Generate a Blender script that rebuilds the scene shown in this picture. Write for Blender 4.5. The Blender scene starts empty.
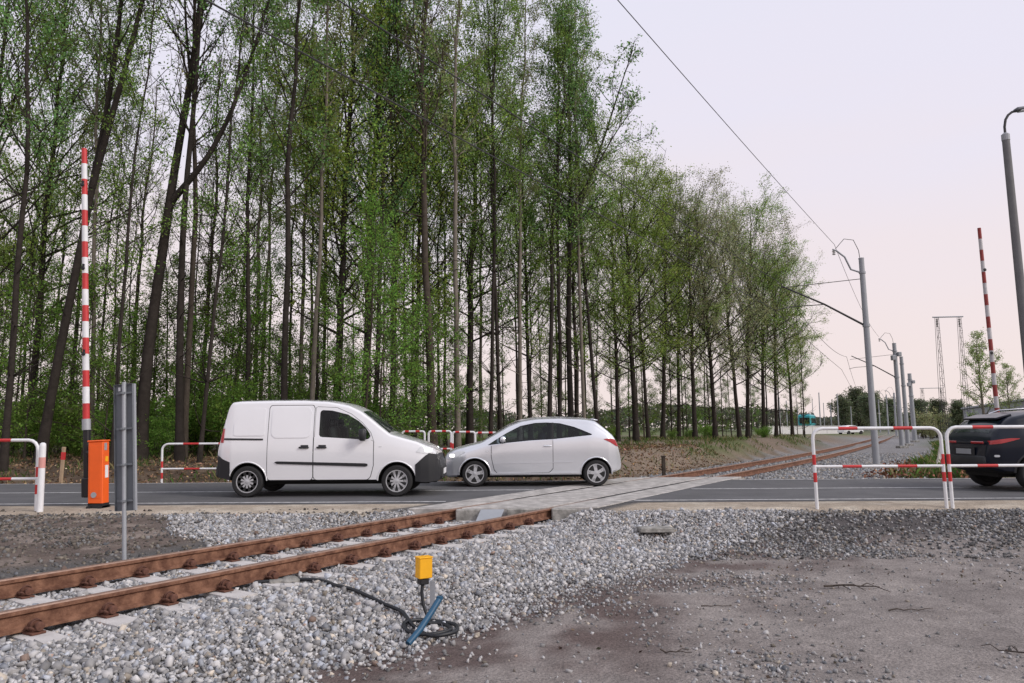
import bpy, bmesh, math, random
import numpy as np
from mathutils import Vector, Matrix

# ------------------------------------------------------------------ camera
scene = bpy.context.scene
COL = scene.collection
FPX, PITCH, ROLL, EYE = 740.0, math.atan((428 - 341.5) / 740.0), 0.006, 1.35
cam_data = bpy.data.cameras.new('camera')
cam = bpy.data.objects.new('camera', cam_data)
COL.objects.link(cam)
scene.camera = cam
cam_data.sensor_width = 36.0
cam_data.lens = FPX / 1024 * 36.0
cam_data.clip_start, cam_data.clip_end = 0.1, 6000
cam.matrix_world = (Matrix.Translation((0, 0, EYE)) @ Matrix.Rotation(math.pi / 2 + PITCH, 4, 'X')
                    @ Matrix.Rotation(-ROLL, 4, 'Z'))

# ------------------------------------------------------------------ sky, sun, exposure
SUN_EL, SUN_AZ = math.radians(34), math.radians(118)      # azimuth clockwise from +Y: light from behind right
world = bpy.data.worlds.new('World')
scene.world = world
world.use_nodes = True
nt = world.node_tree
nt.nodes.clear()
out = nt.nodes.new('ShaderNodeOutputWorld')
sky = nt.nodes.new('ShaderNodeTexSky')
sky.sky_type = 'NISHITA'
sky.sun_disc = False
sky.sun_elevation = SUN_EL
sky.sun_rotation = SUN_AZ
sky.dust_density = 4.0
bg1 = nt.nodes.new('ShaderNodeBackground')
bg1.inputs[1].default_value = 0.06
nt.links.new(sky.outputs[0], bg1.inputs[0])
tc = nt.nodes.new('ShaderNodeTexCoord')
sep = nt.nodes.new('ShaderNodeSeparateXYZ')
nt.links.new(tc.outputs['Generated'], sep.inputs[0])
cn = nt.nodes.new('ShaderNodeTexNoise')                    # faint unevenness of the cloud deck
cn.inputs['Scale'].default_value = 1.6
cn.inputs['Detail'].default_value = 4
cmap = nt.nodes.new('ShaderNodeMapping')
cmap.inputs['Scale'].default_value = (1, 1, 3.5)
nt.links.new(tc.outputs['Generated'], cmap.inputs[0])
nt.links.new(cmap.outputs[0], cn.inputs[0])
addn = nt.nodes.new('ShaderNodeMath'); addn.operation = 'MULTIPLY_ADD'
addn.inputs[1].default_value = 0.34; addn.inputs[2].default_value = -0.17
nt.links.new(cn.outputs[0], addn.inputs[0])
addz = nt.nodes.new('ShaderNodeMath'); addz.operation = 'ADD'
nt.links.new(addn.outputs[0], addz.inputs[0]); nt.links.new(sep.outputs[2], addz.inputs[1])
ramp = nt.nodes.new('ShaderNodeValToRGB')
cr = ramp.color_ramp
cr.elements[0].position = 0.0; cr.elements[0].color = (0.87, 0.745, 0.715, 1)
cr.elements[1].position = 0.62; cr.elements[1].color = (0.755, 0.76, 0.88, 1)
e = cr.elements.new(0.2); e.color = (0.85, 0.745, 0.755, 1)
e = cr.elements.new(0.40); e.color = (0.785, 0.755, 0.86, 1)
nt.links.new(addz.outputs[0], ramp.inputs[0])
bg2 = nt.nodes.new('ShaderNodeBackground')
bg2.inputs[1].default_value = 0.775
nt.links.new(ramp.outputs[0], bg2.inputs[0])
mx = nt.nodes.new('ShaderNodeMixShader')
mx.inputs[0].default_value = 0.93
nt.links.new(bg1.outputs[0], mx.inputs[1]); nt.links.new(bg2.outputs[0], mx.inputs[2])
nt.links.new(mx.outputs[0], out.inputs[0])

sun_data = bpy.data.lights.new('sun', 'SUN')
sun_data.energy = 1.5
sun_data.angle = math.radians(20)
sun_data.color = (1.0, 0.93, 0.86)
sun = bpy.data.objects.new('sun', sun_data)
COL.objects.link(sun)
sdir = Vector((math.sin(SUN_AZ) * math.cos(SUN_EL), math.cos(SUN_AZ) * math.cos(SUN_EL), math.sin(SUN_EL)))
sun.rotation_euler = sdir.to_track_quat('Z', 'Y').to_euler()

scene.render.engine = 'CYCLES'
scene.view_settings.view_transform = 'Standard'
scene.view_settings.look = 'None'
scene.view_settings.exposure = 0.52
scene.view_settings.gamma = 1.0
scene.view_settings.use_curve_mapping = False
scene.cycles.max_bounces = 6
scene.cycles.transparent_max_bounces = 6
scene.cycles.use_adaptive_sampling = True

# ------------------------------------------------------------------ materials
def mat(name, col, rough=0.7, metal=0.0, var=0.0, vscale=8.0, bump=0.0, bscale=40.0, col2=None, attr=None,
        spec=0.5, coat=0.0, trans=0.0, detail=5):
    m = bpy.data.materials.new(name)
    m.use_nodes = True
    n, l = m.node_tree.nodes, m.node_tree.links
    b = n['Principled BSDF']
    b.inputs['Roughness'].default_value = rough
    b.inputs['Metallic'].default_value = metal
    b.inputs['Specular IOR Level'].default_value = spec
    b.inputs['Coat Weight'].default_value = coat
    b.inputs['Base Color'].default_value = (*col, 1)
    co = n.new('ShaderNodeTexCoord')
    src = None
    if attr:
        a = n.new('ShaderNodeAttribute'); a.attribute_name = attr
        src = a.outputs['Color']
    if var or col2:
        nz = n.new('ShaderNodeTexNoise')
        nz.inputs['Scale'].default_value = vscale
        nz.inputs['Detail'].default_value = detail
        nz.inputs['Roughness'].default_value = 0.65
        l.new(co.outputs['Object'], nz.inputs['Vector'])
        if col2:
            rp = n.new('ShaderNodeValToRGB')
            rp.color_ramp.elements[0].position = 0.38; rp.color_ramp.elements[1].position = 0.64
            rp.color_ramp.elements[0].color = (*col, 1); rp.color_ramp.elements[1].color = (*col2, 1)
            l.new(nz.outputs[0], rp.inputs[0])
            src2 = rp.outputs[0]
            if src:
                mm = n.new('ShaderNodeMix'); mm.data_type = 'RGBA'; mm.blend_type = 'MULTIPLY'
                mm.inputs[0].default_value = 1
                l.new(src, mm.inputs[6]); l.new(src2, mm.inputs[7]); src = mm.outputs[2]
            else:
                src = src2
        if var:
            mr = n.new('ShaderNodeMapRange')
            mr.inputs['From Min'].default_value = 0.25; mr.inputs['From Max'].default_value = 0.75
            mr.inputs['To Min'].default_value = 1 - var; mr.inputs['To Max'].default_value = 1 + var
            l.new(nz.outputs[0], mr.inputs[0])
            mm = n.new('ShaderNodeMix'); mm.data_type = 'RGBA'; mm.blend_type = 'MULTIPLY'
            mm.inputs[0].default_value = 1
            if src: l.new(src, mm.inputs[6])
            else: mm.inputs[6].default_value = (*col, 1)
            l.new(mr.outputs[0], mm.inputs[7])
            src = mm.outputs[2]
    if src:
        l.new(src, b.inputs['Base Color'])
    if attr == 'zone':          # grit: fine speckle of dark and pale grains
        g = n.new('ShaderNodeTexNoise'); g.inputs['Scale'].default_value = 48; g.inputs['Detail'].default_value = 4; g.inputs['Roughness'].default_value = .8
        l.new(co.outputs['Object'], g.inputs['Vector'])
        gr = n.new('ShaderNodeMapRange'); gr.inputs['From Min'].default_value = .3; gr.inputs['From Max'].default_value = .7
        gr.inputs['To Min'].default_value = .55; gr.inputs['To Max'].default_value = 1.45
        l.new(g.outputs[0], gr.inputs[0])
        gm = n.new('ShaderNodeMix'); gm.data_type = 'RGBA'; gm.blend_type = 'MULTIPLY'; gm.inputs[0].default_value = 1
        l.new(src, gm.inputs[6]); l.new(gr.outputs[0], gm.inputs[7]); l.new(gm.outputs[2], b.inputs['Base Color'])
    if bump:
        nb = n.new('ShaderNodeTexNoise')
        nb.inputs['Scale'].default_value = bscale; nb.inputs['Detail'].default_value = 6
        l.new(co.outputs['Object'], nb.inputs['Vector'])
        bp = n.new('ShaderNodeBump'); bp.inputs['Strength'].default_value = bump
        bp.inputs['Distance'].default_value = 0.02
        l.new(nb.outputs[0], bp.inputs['Height']); l.new(bp.outputs[0], b.inputs['Normal'])
    return m

def leaf_mat(name):
    m = bpy.data.materials.new(name)
    m.use_nodes = True
    n, l = m.node_tree.nodes, m.node_tree.links
    n.remove(n['Principled BSDF'])
    a = n.new('ShaderNodeAttribute'); a.attribute_name = 'tint'
    oi = n.new('ShaderNodeObjectInfo')
    hs = n.new('ShaderNodeHueSaturation')
    mr = n.new('ShaderNodeMapRange'); mr.inputs['To Min'].default_value = 0.8; mr.inputs['To Max'].default_value = 1.2
    l.new(oi.outputs['Random'], mr.inputs[0]); l.new(mr.outputs[0], hs.inputs['Value'])
    mr2 = n.new('ShaderNodeMapRange'); mr2.inputs['To Min'].default_value = 0.485; mr2.inputs['To Max'].default_value = 0.515
    l.new(oi.outputs['Random'], mr2.inputs[0]); l.new(mr2.outputs[0], hs.inputs['Hue'])
    l.new(a.outputs['Color'], hs.inputs['Color'])
    d = n.new('ShaderNodeBsdfDiffuse'); t = n.new('ShaderNodeBsdfTranslucent')
    l.new(hs.outputs[0], d.inputs[0]); l.new(hs.outputs[0], t.inputs[0])
    ms = n.new('ShaderNodeMixShader'); ms.inputs[0].default_value = 0.5
    l.new(d.outputs[0], ms.inputs[1]); l.new(t.outputs[0], ms.inputs[2])
    l.new(ms.outputs[0], n['Material Output'].inputs[0])
    return m

M = {}
M['ground'] = mat('ground_soil', (1, 1, 1), 0.95, attr='zone', var=0.28, vscale=5, bump=1.0, bscale=38, spec=0.15, detail=9)
M['asphalt'] = mat('asphalt', (0.102, 0.102, 0.107), 0.8, var=0.24, vscale=1.3, detail=10, bump=0.3, bscale=160, spec=0.35)
M['paint'] = mat('road_paint', (0.62, 0.62, 0.62), 0.7, col2=(0.30, 0.30, 0.31), vscale=9, spec=0.3)
M['slab'] = mat('crossing_concrete', (0.32, 0.305, 0.29), 0.9, var=0.25, vscale=4, bump=0.25, bscale=70, col2=(0.44, 0.42, 0.40))
M['block'] = mat('weathered_concrete', (0.20, 0.195, 0.18), 0.9, var=0.3, vscale=6, bump=0.3, bscale=50, col2=(0.33, 0.32, 0.30))
M['sleeper'] = mat('sleeper_concrete', (0.52, 0.50, 0.485), 0.9, var=0.2, vscale=7, bump=0.3, bscale=60)
M['rust'] = mat('rusty_rail', (0.128, 0.056, 0.034), 0.75, var=0.35, vscale=9, bump=0.35, bscale=60, col2=(0.205, 0.105, 0.066), spec=0.3)
M['railtop'] = mat('dull_rail_head', (0.28, 0.185, 0.145), 0.45, var=0.25, vscale=14, metal=0.35, spec=0.4)
M['bolt'] = mat('dark_rust', (0.115, 0.052, 0.036), 0.8, var=0.4, vscale=30, spec=0.3)
M['stone'] = mat('broken_stone', (1, 1, 1), 0.9, attr='tint', var=0.15, vscale=30, spec=0.2)
M['white'] = mat('white_enamel', (0.72, 0.73, 0.75), 0.5, var=0.12, vscale=5)
M['red'] = mat('red_enamel', (0.50, 0.030, 0.032), 0.5, var=0.18, vscale=7)
M['red_shaded'] = mat('faded_shaded_red', (0.24, 0.035, 0.032), 0.7, var=0.2, vscale=5)  # darkened red: the far barrier arm's shade put into its colour
M['white_shaded'] = mat('shaded_white', (0.46, 0.45, 0.46), 0.7, var=0.15, vscale=5)  # greyed white: shade on the far arm's stripes, put into the colour
M['black'] = mat('black_plastic', (0.012, 0.012, 0.014), 0.55)
M['orange'] = mat('orange_enamel', (0.80, 0.115, 0.012), 0.45, var=0.07, vscale=5)
M['galv'] = mat('galvanised_steel', (0.36, 0.38, 0.41), 0.5, metal=0.35, var=0.1, vscale=6)
M['signgrey'] = mat('sign_back', (0.15, 0.163, 0.182), 0.6, var=0.1, vscale=4)
M['mast'] = mat('mast_grey', (0.30, 0.315, 0.34), 0.6, var=0.08, vscale=2)
M['wire'] = mat('wire', (0.035, 0.034, 0.036), 0.7)
M['yellow'] = mat('yellow_plastic', (0.85, 0.42, 0.01), 0.45, var=0.06, vscale=20)
M['cable'] = mat('black_cable', (0.012, 0.014, 0.018), 0.5)
M['blue'] = mat('blue_conduit', (0.012, 0.075, 0.15), 0.5, var=0.1, vscale=20)
M['wood'] = mat('raw_wood', (0.36, 0.26, 0.17), 0.85, var=0.2, vscale=12)
M['bark_d'] = mat('dark_bark', (0.038, 0.032, 0.028), 0.95, var=0.35, vscale=5, bump=0.8, bscale=18, spec=0.1)
M['bark_m'] = mat('brown_bark', (0.066, 0.054, 0.044), 0.95, var=0.35, vscale=5, bump=0.8, bscale=18, spec=0.1)
M['bark_p'] = mat('pale_bark', (0.165, 0.145, 0.122), 0.9, var=0.35, vscale=4, bump=0.5, bscale=14, spec=0.1)
M['leaf'] = leaf_mat('young_leaf')
M['litter'] = mat('dry_litter', (1, 1, 1), 0.95, attr='tint', spec=0.1)
M['twig'] = mat('twig_bark', (0.055, 0.042, 0.034), 0.9)
M['carwhite'] = mat('white_car_paint', (0.78, 0.79, 0.82), 0.25, coat=1.0, var=0.02, vscale=2)
M['silver'] = mat('silver_car_paint', (0.72, 0.74, 0.78), 0.25, metal=0.55, coat=0.6, var=0.02, vscale=2)
M['navy'] = mat('dark_blue_car_paint', (0.006, 0.009, 0.018), 0.28, coat=0.15, spec=0.25)
M['glass'] = mat('tinted_car_glass', (0.012, 0.022, 0.024), 0.05, spec=0.35)
M['seam'] = mat('panel_gap', (0.02, 0.02, 0.022), 0.8)
M['bumper'] = mat('grey_black_bumper', (0.016, 0.017, 0.020), 0.55)
M['tyre'] = mat('tyre_rubber', (0.016, 0.016, 0.017), 0.85)
M['rim'] = mat('wheel_silver', (0.50, 0.51, 0.53), 0.4, metal=0.4)
M['lampred'] = mat('tail_light_red', (0.36, 0.014, 0.020), 0.2, coat=0.5)
M['lampclear'] = mat('headlight_clear', (0.66, 0.68, 0.70), 0.12, coat=1.0)
M['chrome'] = mat('chrome', (0.6, 0.6, 0.62), 0.15, metal=1.0)
M['underbody'] = mat('underbody', (0.010, 0.010, 0.010), 0.9)
M['teal'] = mat('teal_tram_paint', (0.03, 0.33, 0.38), 0.4)
M['farwhite'] = mat('pale_render', (0.60, 0.59, 0.59), 0.8, var=0.08, vscale=1)
M['fargrey'] = mat('grey_cladding', (0.27, 0.29, 0.32), 0.7, var=0.08, vscale=0.5)
M['roofred'] = mat('red_roof', (0.28, 0.11, 0.08), 0.8)
M['grass'] = leaf_mat('grass_blade')
def glass_mat(name, tint, glossy):
    m = bpy.data.materials.new(name); m.use_nodes = True
    n, l = m.node_tree.nodes, m.node_tree.links
    n.remove(n['Principled BSDF'])
    t = n.new('ShaderNodeBsdfTransparent'); t.inputs[0].default_value = (*tint, 1)
    g = n.new('ShaderNodeBsdfGlossy'); g.inputs['Roughness'].default_value = 0.03
    f = n.new('ShaderNodeFresnel'); f.inputs[0].default_value = glossy
    x = n.new('ShaderNodeMixShader')
    l.new(f.outputs[0], x.inputs[0]); l.new(t.outputs[0], x.inputs[1]); l.new(g.outputs[0], x.inputs[2])
    l.new(x.outputs[0], n['Material Output'].inputs[0])
    return m
M['pane'] = glass_mat('clear_tinted_pane', (.74, .84, .80), 1.45)
M['pane_dark'] = glass_mat('dark_tinted_pane', (.45, .52, .56), 1.5)
M['lit'] = mat('lit_headlight', (.9, .9, .88), .2)
_b = M['lit'].node_tree.nodes['Principled BSDF']
_b.inputs['Emission Color'].default_value = (1, .97, .92, 1); _b.inputs['Emission Strength'].default_value = 1.2

# ------------------------------------------------------------------ mesh helpers
def link(o, parent=None):
    COL.objects.link(o)
    if parent is not None:
        o.parent = parent
    return o

def tag(o, label=None, cat=None, group=None, kind=None):
    if label: o['label'] = label
    if cat: o['category'] = cat
    if group: o['group'] = group
    if kind: o['kind'] = kind
    return o

def empty(name, loc=(0, 0, 0), rz=0.0, label=None, cat=None, group=None):
    o = bpy.data.objects.new(name, None)
    o.empty_display_size = 0.2
    link(o)
    o.location = loc
    o.rotation_euler = (0, 0, rz)
    return tag(o, label, cat, group)

class MB:
    def __init__(s):
        s.v, s.f, s.m = [], [], []
    def add(s, vs, fs, mi=0):
        k = len(s.v)
        s.v.extend([tuple(map(float, p)) for p in vs])
        s.f.extend([tuple(i + k for i in q) for q in fs])
        s.m.extend([mi] * len(fs))
        return s
    def box(s, c, d, rz=0.0, mi=0, bev=0.0, rx=0.0, ry=0.0):
        R = (Matrix.Rotation(rz, 3, 'Z') @ Matrix.Rotation(ry, 3, 'Y') @ Matrix.Rotation(rx, 3, 'X'))
        hx, hy, hz = d[0] / 2, d[1] / 2, d[2] / 2
        if bev <= 0:
            vs = [(x, y, z) for x in (-hx, hx) for y in (-hy, hy) for z in (-hz, hz)]
            fs = [(0, 1, 3, 2), (4, 6, 7, 5), (0, 4, 5, 1), (2, 3, 7, 6), (0, 2, 6, 4), (1, 5, 7, 3)]
        else:
            b = min(bev, hx * .9, hy * .9, hz * .9)
            vs, idx = [], {}
            for sx in (-1, 1):
                for sy in (-1, 1):
                    for sz in (-1, 1):
                        for ax in range(3):
                            p = [sx * (hx - b), sy * (hy - b), sz * (hz - b)]
                            p[ax] = (sx * hx, sy * hy, sz * hz)[ax]
                            idx[(sx, sy, sz, ax)] = len(vs); vs.append(tuple(p))
            fs = []
            for ax in range(3):
                o1, o2 = [a for a in range(3) if a != ax]
                for sg in (-1, 1):
                    q = []
                    for a, c2 in ((-1, -1), (1, -1), (1, 1), (-1, 1)):
                        t = [0, 0, 0]; t[ax] = sg; t[o1] = a; t[o2] = c2
                        q.append(idx[(*t, ax)])
                    flip = (sg < 0) ^ (ax == 1)
                    fs.append(tuple(reversed(q)) if flip else tuple(q))
            for ax in range(3):
                o1, o2 = [a for a in range(3) if a != ax]
                for a in (-1, 1):
                    for c2 in (-1, 1):
                        t1 = [0, 0, 0]; t1[o1] = a; t1[o2] = c2; t1[ax] = -1
                        t2 = list(t1); t2[ax] = 1
                        fs.append((idx[(*t1, o1)], idx[(*t2, o1)], idx[(*t2, o2)], idx[(*t1, o2)]))
            for sx in (-1, 1):
                for sy in (-1, 1):
                    for sz in (-1, 1):
                        fs.append(tuple(idx[(sx, sy, sz, ax)] for ax in range(3)))
        vs = [R @ Vector(p) + Vector(c) for p in vs]
        return s.add(vs, fs, mi)
    def tube(s, path, r, n=8, mi=0, cap=True, closed=False):
        P = [Vector(p) for p in path]
        rs = r if hasattr(r, '__len__') else [r] * len(P)
        up = None
        vs, fs = [], []
        for i, p in enumerate(P):
            if closed: d = P[(i + 1) % len(P)] - P[i - 1]
            else: d = P[min(i + 1, len(P) - 1)] - P[max(i - 1, 0)]
            if d.length < 1e-9: d = Vector((0, 0, 1))
            d.normalize()
            if up is None:
                up = Vector((0, 0, 1)) if abs(d.z) < .9 else Vector((1, 0, 0))
            a = d.cross(up)
            if a.length < 1e-6: a = d.orthogonal()
            a.normalize(); b = a.cross(d); up = b
            for k in range(n):
                t = 2 * math.pi * k / n
                vs.append(p + (a * math.cos(t) + b * math.sin(t)) * rs[i])
        L = len(P)
        for i in range(L if closed else L - 1):
            for k in range(n):
                j, k2 = (i + 1) % L, (k + 1) % n
                fs.append((i * n + k, i * n + k2, j * n + k2, j * n + k))
        if cap and not closed:
            fs.append(tuple(range(n)))
            fs.append(tuple((L - 1) * n + k for k in reversed(range(n))))
        return s.add(vs, fs, mi)
    def lathe(s, prof, n=20, axis='Z', c=(0, 0, 0), mi=0):
        vs, fs = [], []
        for (r, z) in prof:
            for k in range(n):
                t = 2 * math.pi * k / n
                x, y = r * math.cos(t), r * math.sin(t)
                p = (x, y, z) if axis == 'Z' else ((x, z, y) if axis == 'Y' else (z, x, y))
                vs.append((p[0] + c[0], p[1] + c[1], p[2] + c[2]))
        for i in range(len(prof) - 1):
            for k in range(n):
                k2 = (k + 1) % n
                fs.append((i * n + k, i * n + k2, (i + 1) * n + k2, (i + 1) * n + k))
        fs.append(tuple(reversed(range(n)))); fs.append(tuple((len(prof) - 1) * n + k for k in range(n)))
        return s.add(vs, fs, mi)
    def mesh(s, name, mats, smooth=0.0):
        me = bpy.data.meshes.new(name)
        me.from_pydata(s.v, [], s.f)
        for m in (mats if isinstance(mats, (list, tuple)) else [mats]):
            me.materials.append(m)
        if any(s.m):
            me.polygons.foreach_set('material_index', s.m)
        bm = bmesh.new(); bm.from_mesh(me)
        bmesh.ops.recalc_face_normals(bm, faces=bm.faces)
        bm.to_mesh(me); bm.free()
        if smooth:
            me.polygons.foreach_set('use_smooth', [True] * len(me.polygons))
            me.set_sharp_from_angle(angle=math.radians(smooth))
        me.update()
        return me
    def build(s, name, mats, parent=None, smooth=0.0, loc=None):
        o = bpy.data.objects.new(name, s.mesh(name, mats, smooth))
        link(o, parent)
        if loc is not None: o.location = loc
        return o

def copy_tree(o, parent=None):
    c = o.copy()
    link(c, parent)
    for ch in list(o.children):
        copy_tree(ch, c)
    return c

def raw_mesh(name, V, F, material, smooth=False, tint=None, attr='tint', nper=3):
    """fast mesh from numpy: V (n,3), F (m,nper)"""
    me = bpy.data.meshes.new(name)
    V = np.asarray(V, np.float32); F = np.asarray(F, np.int32)
    me.vertices.add(len(V)); me.vertices.foreach_set('co', V.ravel())
    me.loops.add(F.size); me.loops.foreach_set('vertex_index', F.ravel())
    me.polygons.add(len(F))
    me.polygons.foreach_set('loop_start', np.arange(0, F.size, nper, dtype=np.int32))
    me.polygons.foreach_set('loop_total', np.full(len(F), nper, dtype=np.int32))
    if smooth: me.polygons.foreach_set('use_smooth', np.ones(len(F), dtype=bool))
    me.update(calc_edges=True)
    if tint is not None:
        a = me.color_attributes.new(attr, 'FLOAT_COLOR', 'POINT')
        rgba = np.ones((len(V), 4), np.float32); rgba[:, :3] = tint
        a.data.foreach_set('color', rgba.ravel())
    me.materials.append(material)
    return me

# value noise for terrain and scatter masks
_rs = np.random.RandomState(11)
_lat = _rs.rand(256, 256)
def vnoise(x, y, sc, off=0):
    x = np.asarray(x, float) * sc + off * 17.3; y = np.asarray(y, float) * sc + off * 9.1
    xi, yi = np.floor(x).astype(int), np.floor(y).astype(int)
    fx, fy = x - xi, y - yi
    fx, fy = fx * fx * (3 - 2 * fx), fy * fy * (3 - 2 * fy)
    g = lambda a, b: _lat[a % 256, b % 256]
    return (g(xi, yi) * (1 - fx) + g(xi + 1, yi) * fx) * (1 - fy) + (g(xi, yi + 1) * (1 - fx) + g(xi + 1, yi + 1) * fx) * fy
def fbm(x, y, sc, off=0, n=4):
    a, t, w = 0, 0, 1.0
    for k in range(n):
        a = a + w * vnoise(x, y, sc * 2 ** k, off + k * 3); t += w; w *= .5
    return a / t
def sst(a, b, x):
    t = np.clip((np.asarray(x, float) - a) / (b - a), 0, 1)
    return t * t * (3 - 2 * t)

# ------------------------------------------------------------------ layout of the place
TS = 0.635                                    # the track runs up and to the right of the road's normal
CPHI = 1 / math.sqrt(1 + TS * TS)
_cy = np.array([-30, 28, 40, 55, 75, 100, 140, 200.0])
_cs = np.array([TS, TS, .59, .565, .55, .535, .51, .49])
_yy = np.linspace(-30, 200, 461)
_xx = np.concatenate([[0], np.cumsum(np.interp((_yy[1:] + _yy[:-1]) / 2, _cy, _cs) * np.diff(_yy))])
_xx += (TS * 12.825 - 8.309) - np.interp(12.825, _yy, _xx)
def xc(y): return np.interp(y, _yy, _xx)
def toff(x, y): return (np.asarray(x, float) - xc(y)) * CPHI      # + on the camera's side of the track
ROAD0, ROADM, ROAD1 = 13.75, 16.45, 19.4
GAUGE = 1.357                                 # rail centre to rail centre

def gz(x, y):
    x = np.asarray(x, float); y = np.asarray(y, float)
    t = toff(x, y)
    n1 = fbm(x, y, .35, 1) - .5
    n2 = fbm(x, y, 1.6, 5) - .5
    # camera side of the road
    path = -.40 + .05 * n1 + .05 * n2 + .03 * (fbm(x, y, 3.7, 15, 2) - .5)
    bank = sst(10.7, 12.6, y + .5 * n1)
    near = path * (1 - bank) + (-.02 + .02 * n2) * bank
    left = (-.16 + .10 * sst(-1.6, -5, t) + .07 * n2) * (1 - sst(11.4, 12.9, y)) + (-.015) * sst(11.4, 12.9, y)
    bed = -.212 + .02 * n2
    k_near = sst(1.75, 3.0, t + .35 * n1)
    k_left = sst(-1.45, -2.2, t)
    a = bed * (1 - k_near) + near * k_near
    a = a * (1 - k_left) + left * k_left
    a = a + (-.045 - a) * sst(11.8, 12.6, y) * sst(.98, 1.25, np.abs(t))
    a = np.where(y > 12.75, np.where(np.abs(t) < 1.3, np.minimum(a, -.2), -.012 + .0 * a), a)
    # beyond the road
    kb = sst(2.3, 4.2, -t) * sst(19.9, 22.0, y)
    bankz = .50 + .35 * (fbm(x, y, .12, 3) - .4) + .08 * n2
    floor_l = .10 + .30 * sst(20, 25, y) + .25 * n1 + .06 * n2
    w = sst(-1, 6, x)
    forest = floor_l * (1 - w) + bankz * w
    kr = sst(3.2, 6.5, t)
    b = (-.205 + .02 * n2) * (1 - kr) + (-.12 + .25 * n1 + .1 * n2) * kr
    b = b * (1 - kb) + forest * kb
    k20 = sst(19.5, 20.6, y)
    b = (-.02) * (1 - k20) + b * k20
    b = np.where(np.abs(t) < 1.8, np.minimum(b, -.2), b)
    far = sst(70, 130, y)
    b = b * (1 - far) + (.0 + .2 * n1) * far
    return np.where(y > ROAD1 - .2, b, np.where(y > ROAD0 + .1, -.30, a))

# ------------------------------------------------------------------ ground
def axis(a, b, d, lo, hi, g=1.22):
    core = list(np.arange(a, b + 1e-6, d))
    s, x, L = d, a, []
    while x > lo: s *= g; x -= s; L.append(x)
    s, x, Rr = d, b, []
    while x < hi: s *= g; x += s; Rr.append(x)
    return np.array(L[::-1] + core + Rr)

def toe(y): return 2.70 + .55 * sst(7, 10, y) + .75 * sst(10, 12, y)

def ground_colour(x, y):
    t = toff(x, y)
    n1 = fbm(x, y, .5, 7); n2 = fbm(x, y, 2.2, 9); n3 = fbm(x, y, .16, 4)
    def mixc(a, b, k): return a * (1 - k[:, None]) + np.array(b) * k[:, None]
    c = np.tile(np.array([.240, .216, .204]), (len(x), 1))              # trodden dirt path
    c = mixc(c, (.30, .272, .255), sst(.5, .75, n1) * .7)
    c = mixc(c, (.145, .128, .122), sst(.5, .66, n2) * .45)
    c = mixc(c, (.115, .088, .082), sst(toe(y) + 3.0, toe(y) + .6, t + 2.4 * (n1 - .5)) * sst(.25, .6, n2))   # dark damp edge
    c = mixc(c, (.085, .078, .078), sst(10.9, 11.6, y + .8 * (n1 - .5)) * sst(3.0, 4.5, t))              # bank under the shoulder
    c = mixc(c, (.10, .097, .095), sst(toe(y) + .25, toe(y) - .15, t + .9 * (n1 - .5)))                  # ballast bed
    soil = sst(-1.7, -2.2, t + .8 * (n1 - .5))
    kb = soil * (1 - sst(10.4, 11.4, y + (x + 4.6) * .9 + 1.2 * (n1 - .5)))
    c = mixc(c, (.135, .108, .094), kb)
    c = mixc(c, (.24, .20, .175), kb * sst(.52, .72, n2))
    sand = sst(12.15, 12.55, y + .5 * (n2 - .5)) * sst(1.5, 1.75, np.abs(t))
    c = mixc(c, (.36, .305, .245), sand)
    c = mixc(c, (.45, .40, .33), sand * sst(.5, .7, n2))
    # beyond the road
    b = np.tile(np.array([.082, .060, .044]), (len(x), 1))               # leaf litter
    b = mixc(b, (.135, .10, .072), sst(.45, .7, n2))
    b = mixc(b, (.05, .075, .022), sst(.52, .7, n1) * sst(20.5, 23, y) * .8)
    bk = sst(1.5, 5, x) * sst(1.8, 2.6, -t)
    b = mixc(b, (.21, .165, .128), bk)
    b = mixc(b, (.10, .125, .045), bk * sst(.47, .62, n1) * sst(2.6, 3.6, -t) * .85)
    b = mixc(b, (.20, .155, .14), sst(20.4, 19.9, y))
    bal = sst(-2.3, -1.9, t + .5 * (n2 - .5)) * sst(6.2, 5.0, t + 2 * (n1 - .5)) * sst(19.3, 19.8, y)
    b = mixc(b, (.225, .22, .225), bal)
    rt = sst(5.0, 6.6, t + 2 * (n1 - .5))
    b = mixc(b, (.15, .135, .09), rt)
    b = mixc(b, (.075, .115, .035), rt * sst(.40, .6, n1))
    far = sst(60, 100, y) * sst(3, 8, np.abs(t))
    b = mixc(b, (.11, .13, .06), far)
    return np.where((y > 16.5)[:, None], b, c)

xs = axis(-11.5, 13.5, .11, -700, 900)
ys = axis(2.2, 26, .11, -60, 2500)
X, Y = np.meshgrid(xs, ys)
gx, gy = X.ravel(), Y.ravel()
V = np.stack([gx, gy, gz(gx, gy)], 1)
nx = len(xs)
I = (np.arange(len(ys) - 1)[:, None] * nx + np.arange(nx - 1)[None, :]).ravel()
F = np.stack([I, I + 1, I + nx + 1, I + nx], 1)
me = raw_mesh('ground', V, F, M['ground'], True, ground_colour(gx, gy), 'zone', 4)
ground = tag(link(bpy.data.objects.new('ground', me)), kind='structure')

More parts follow.
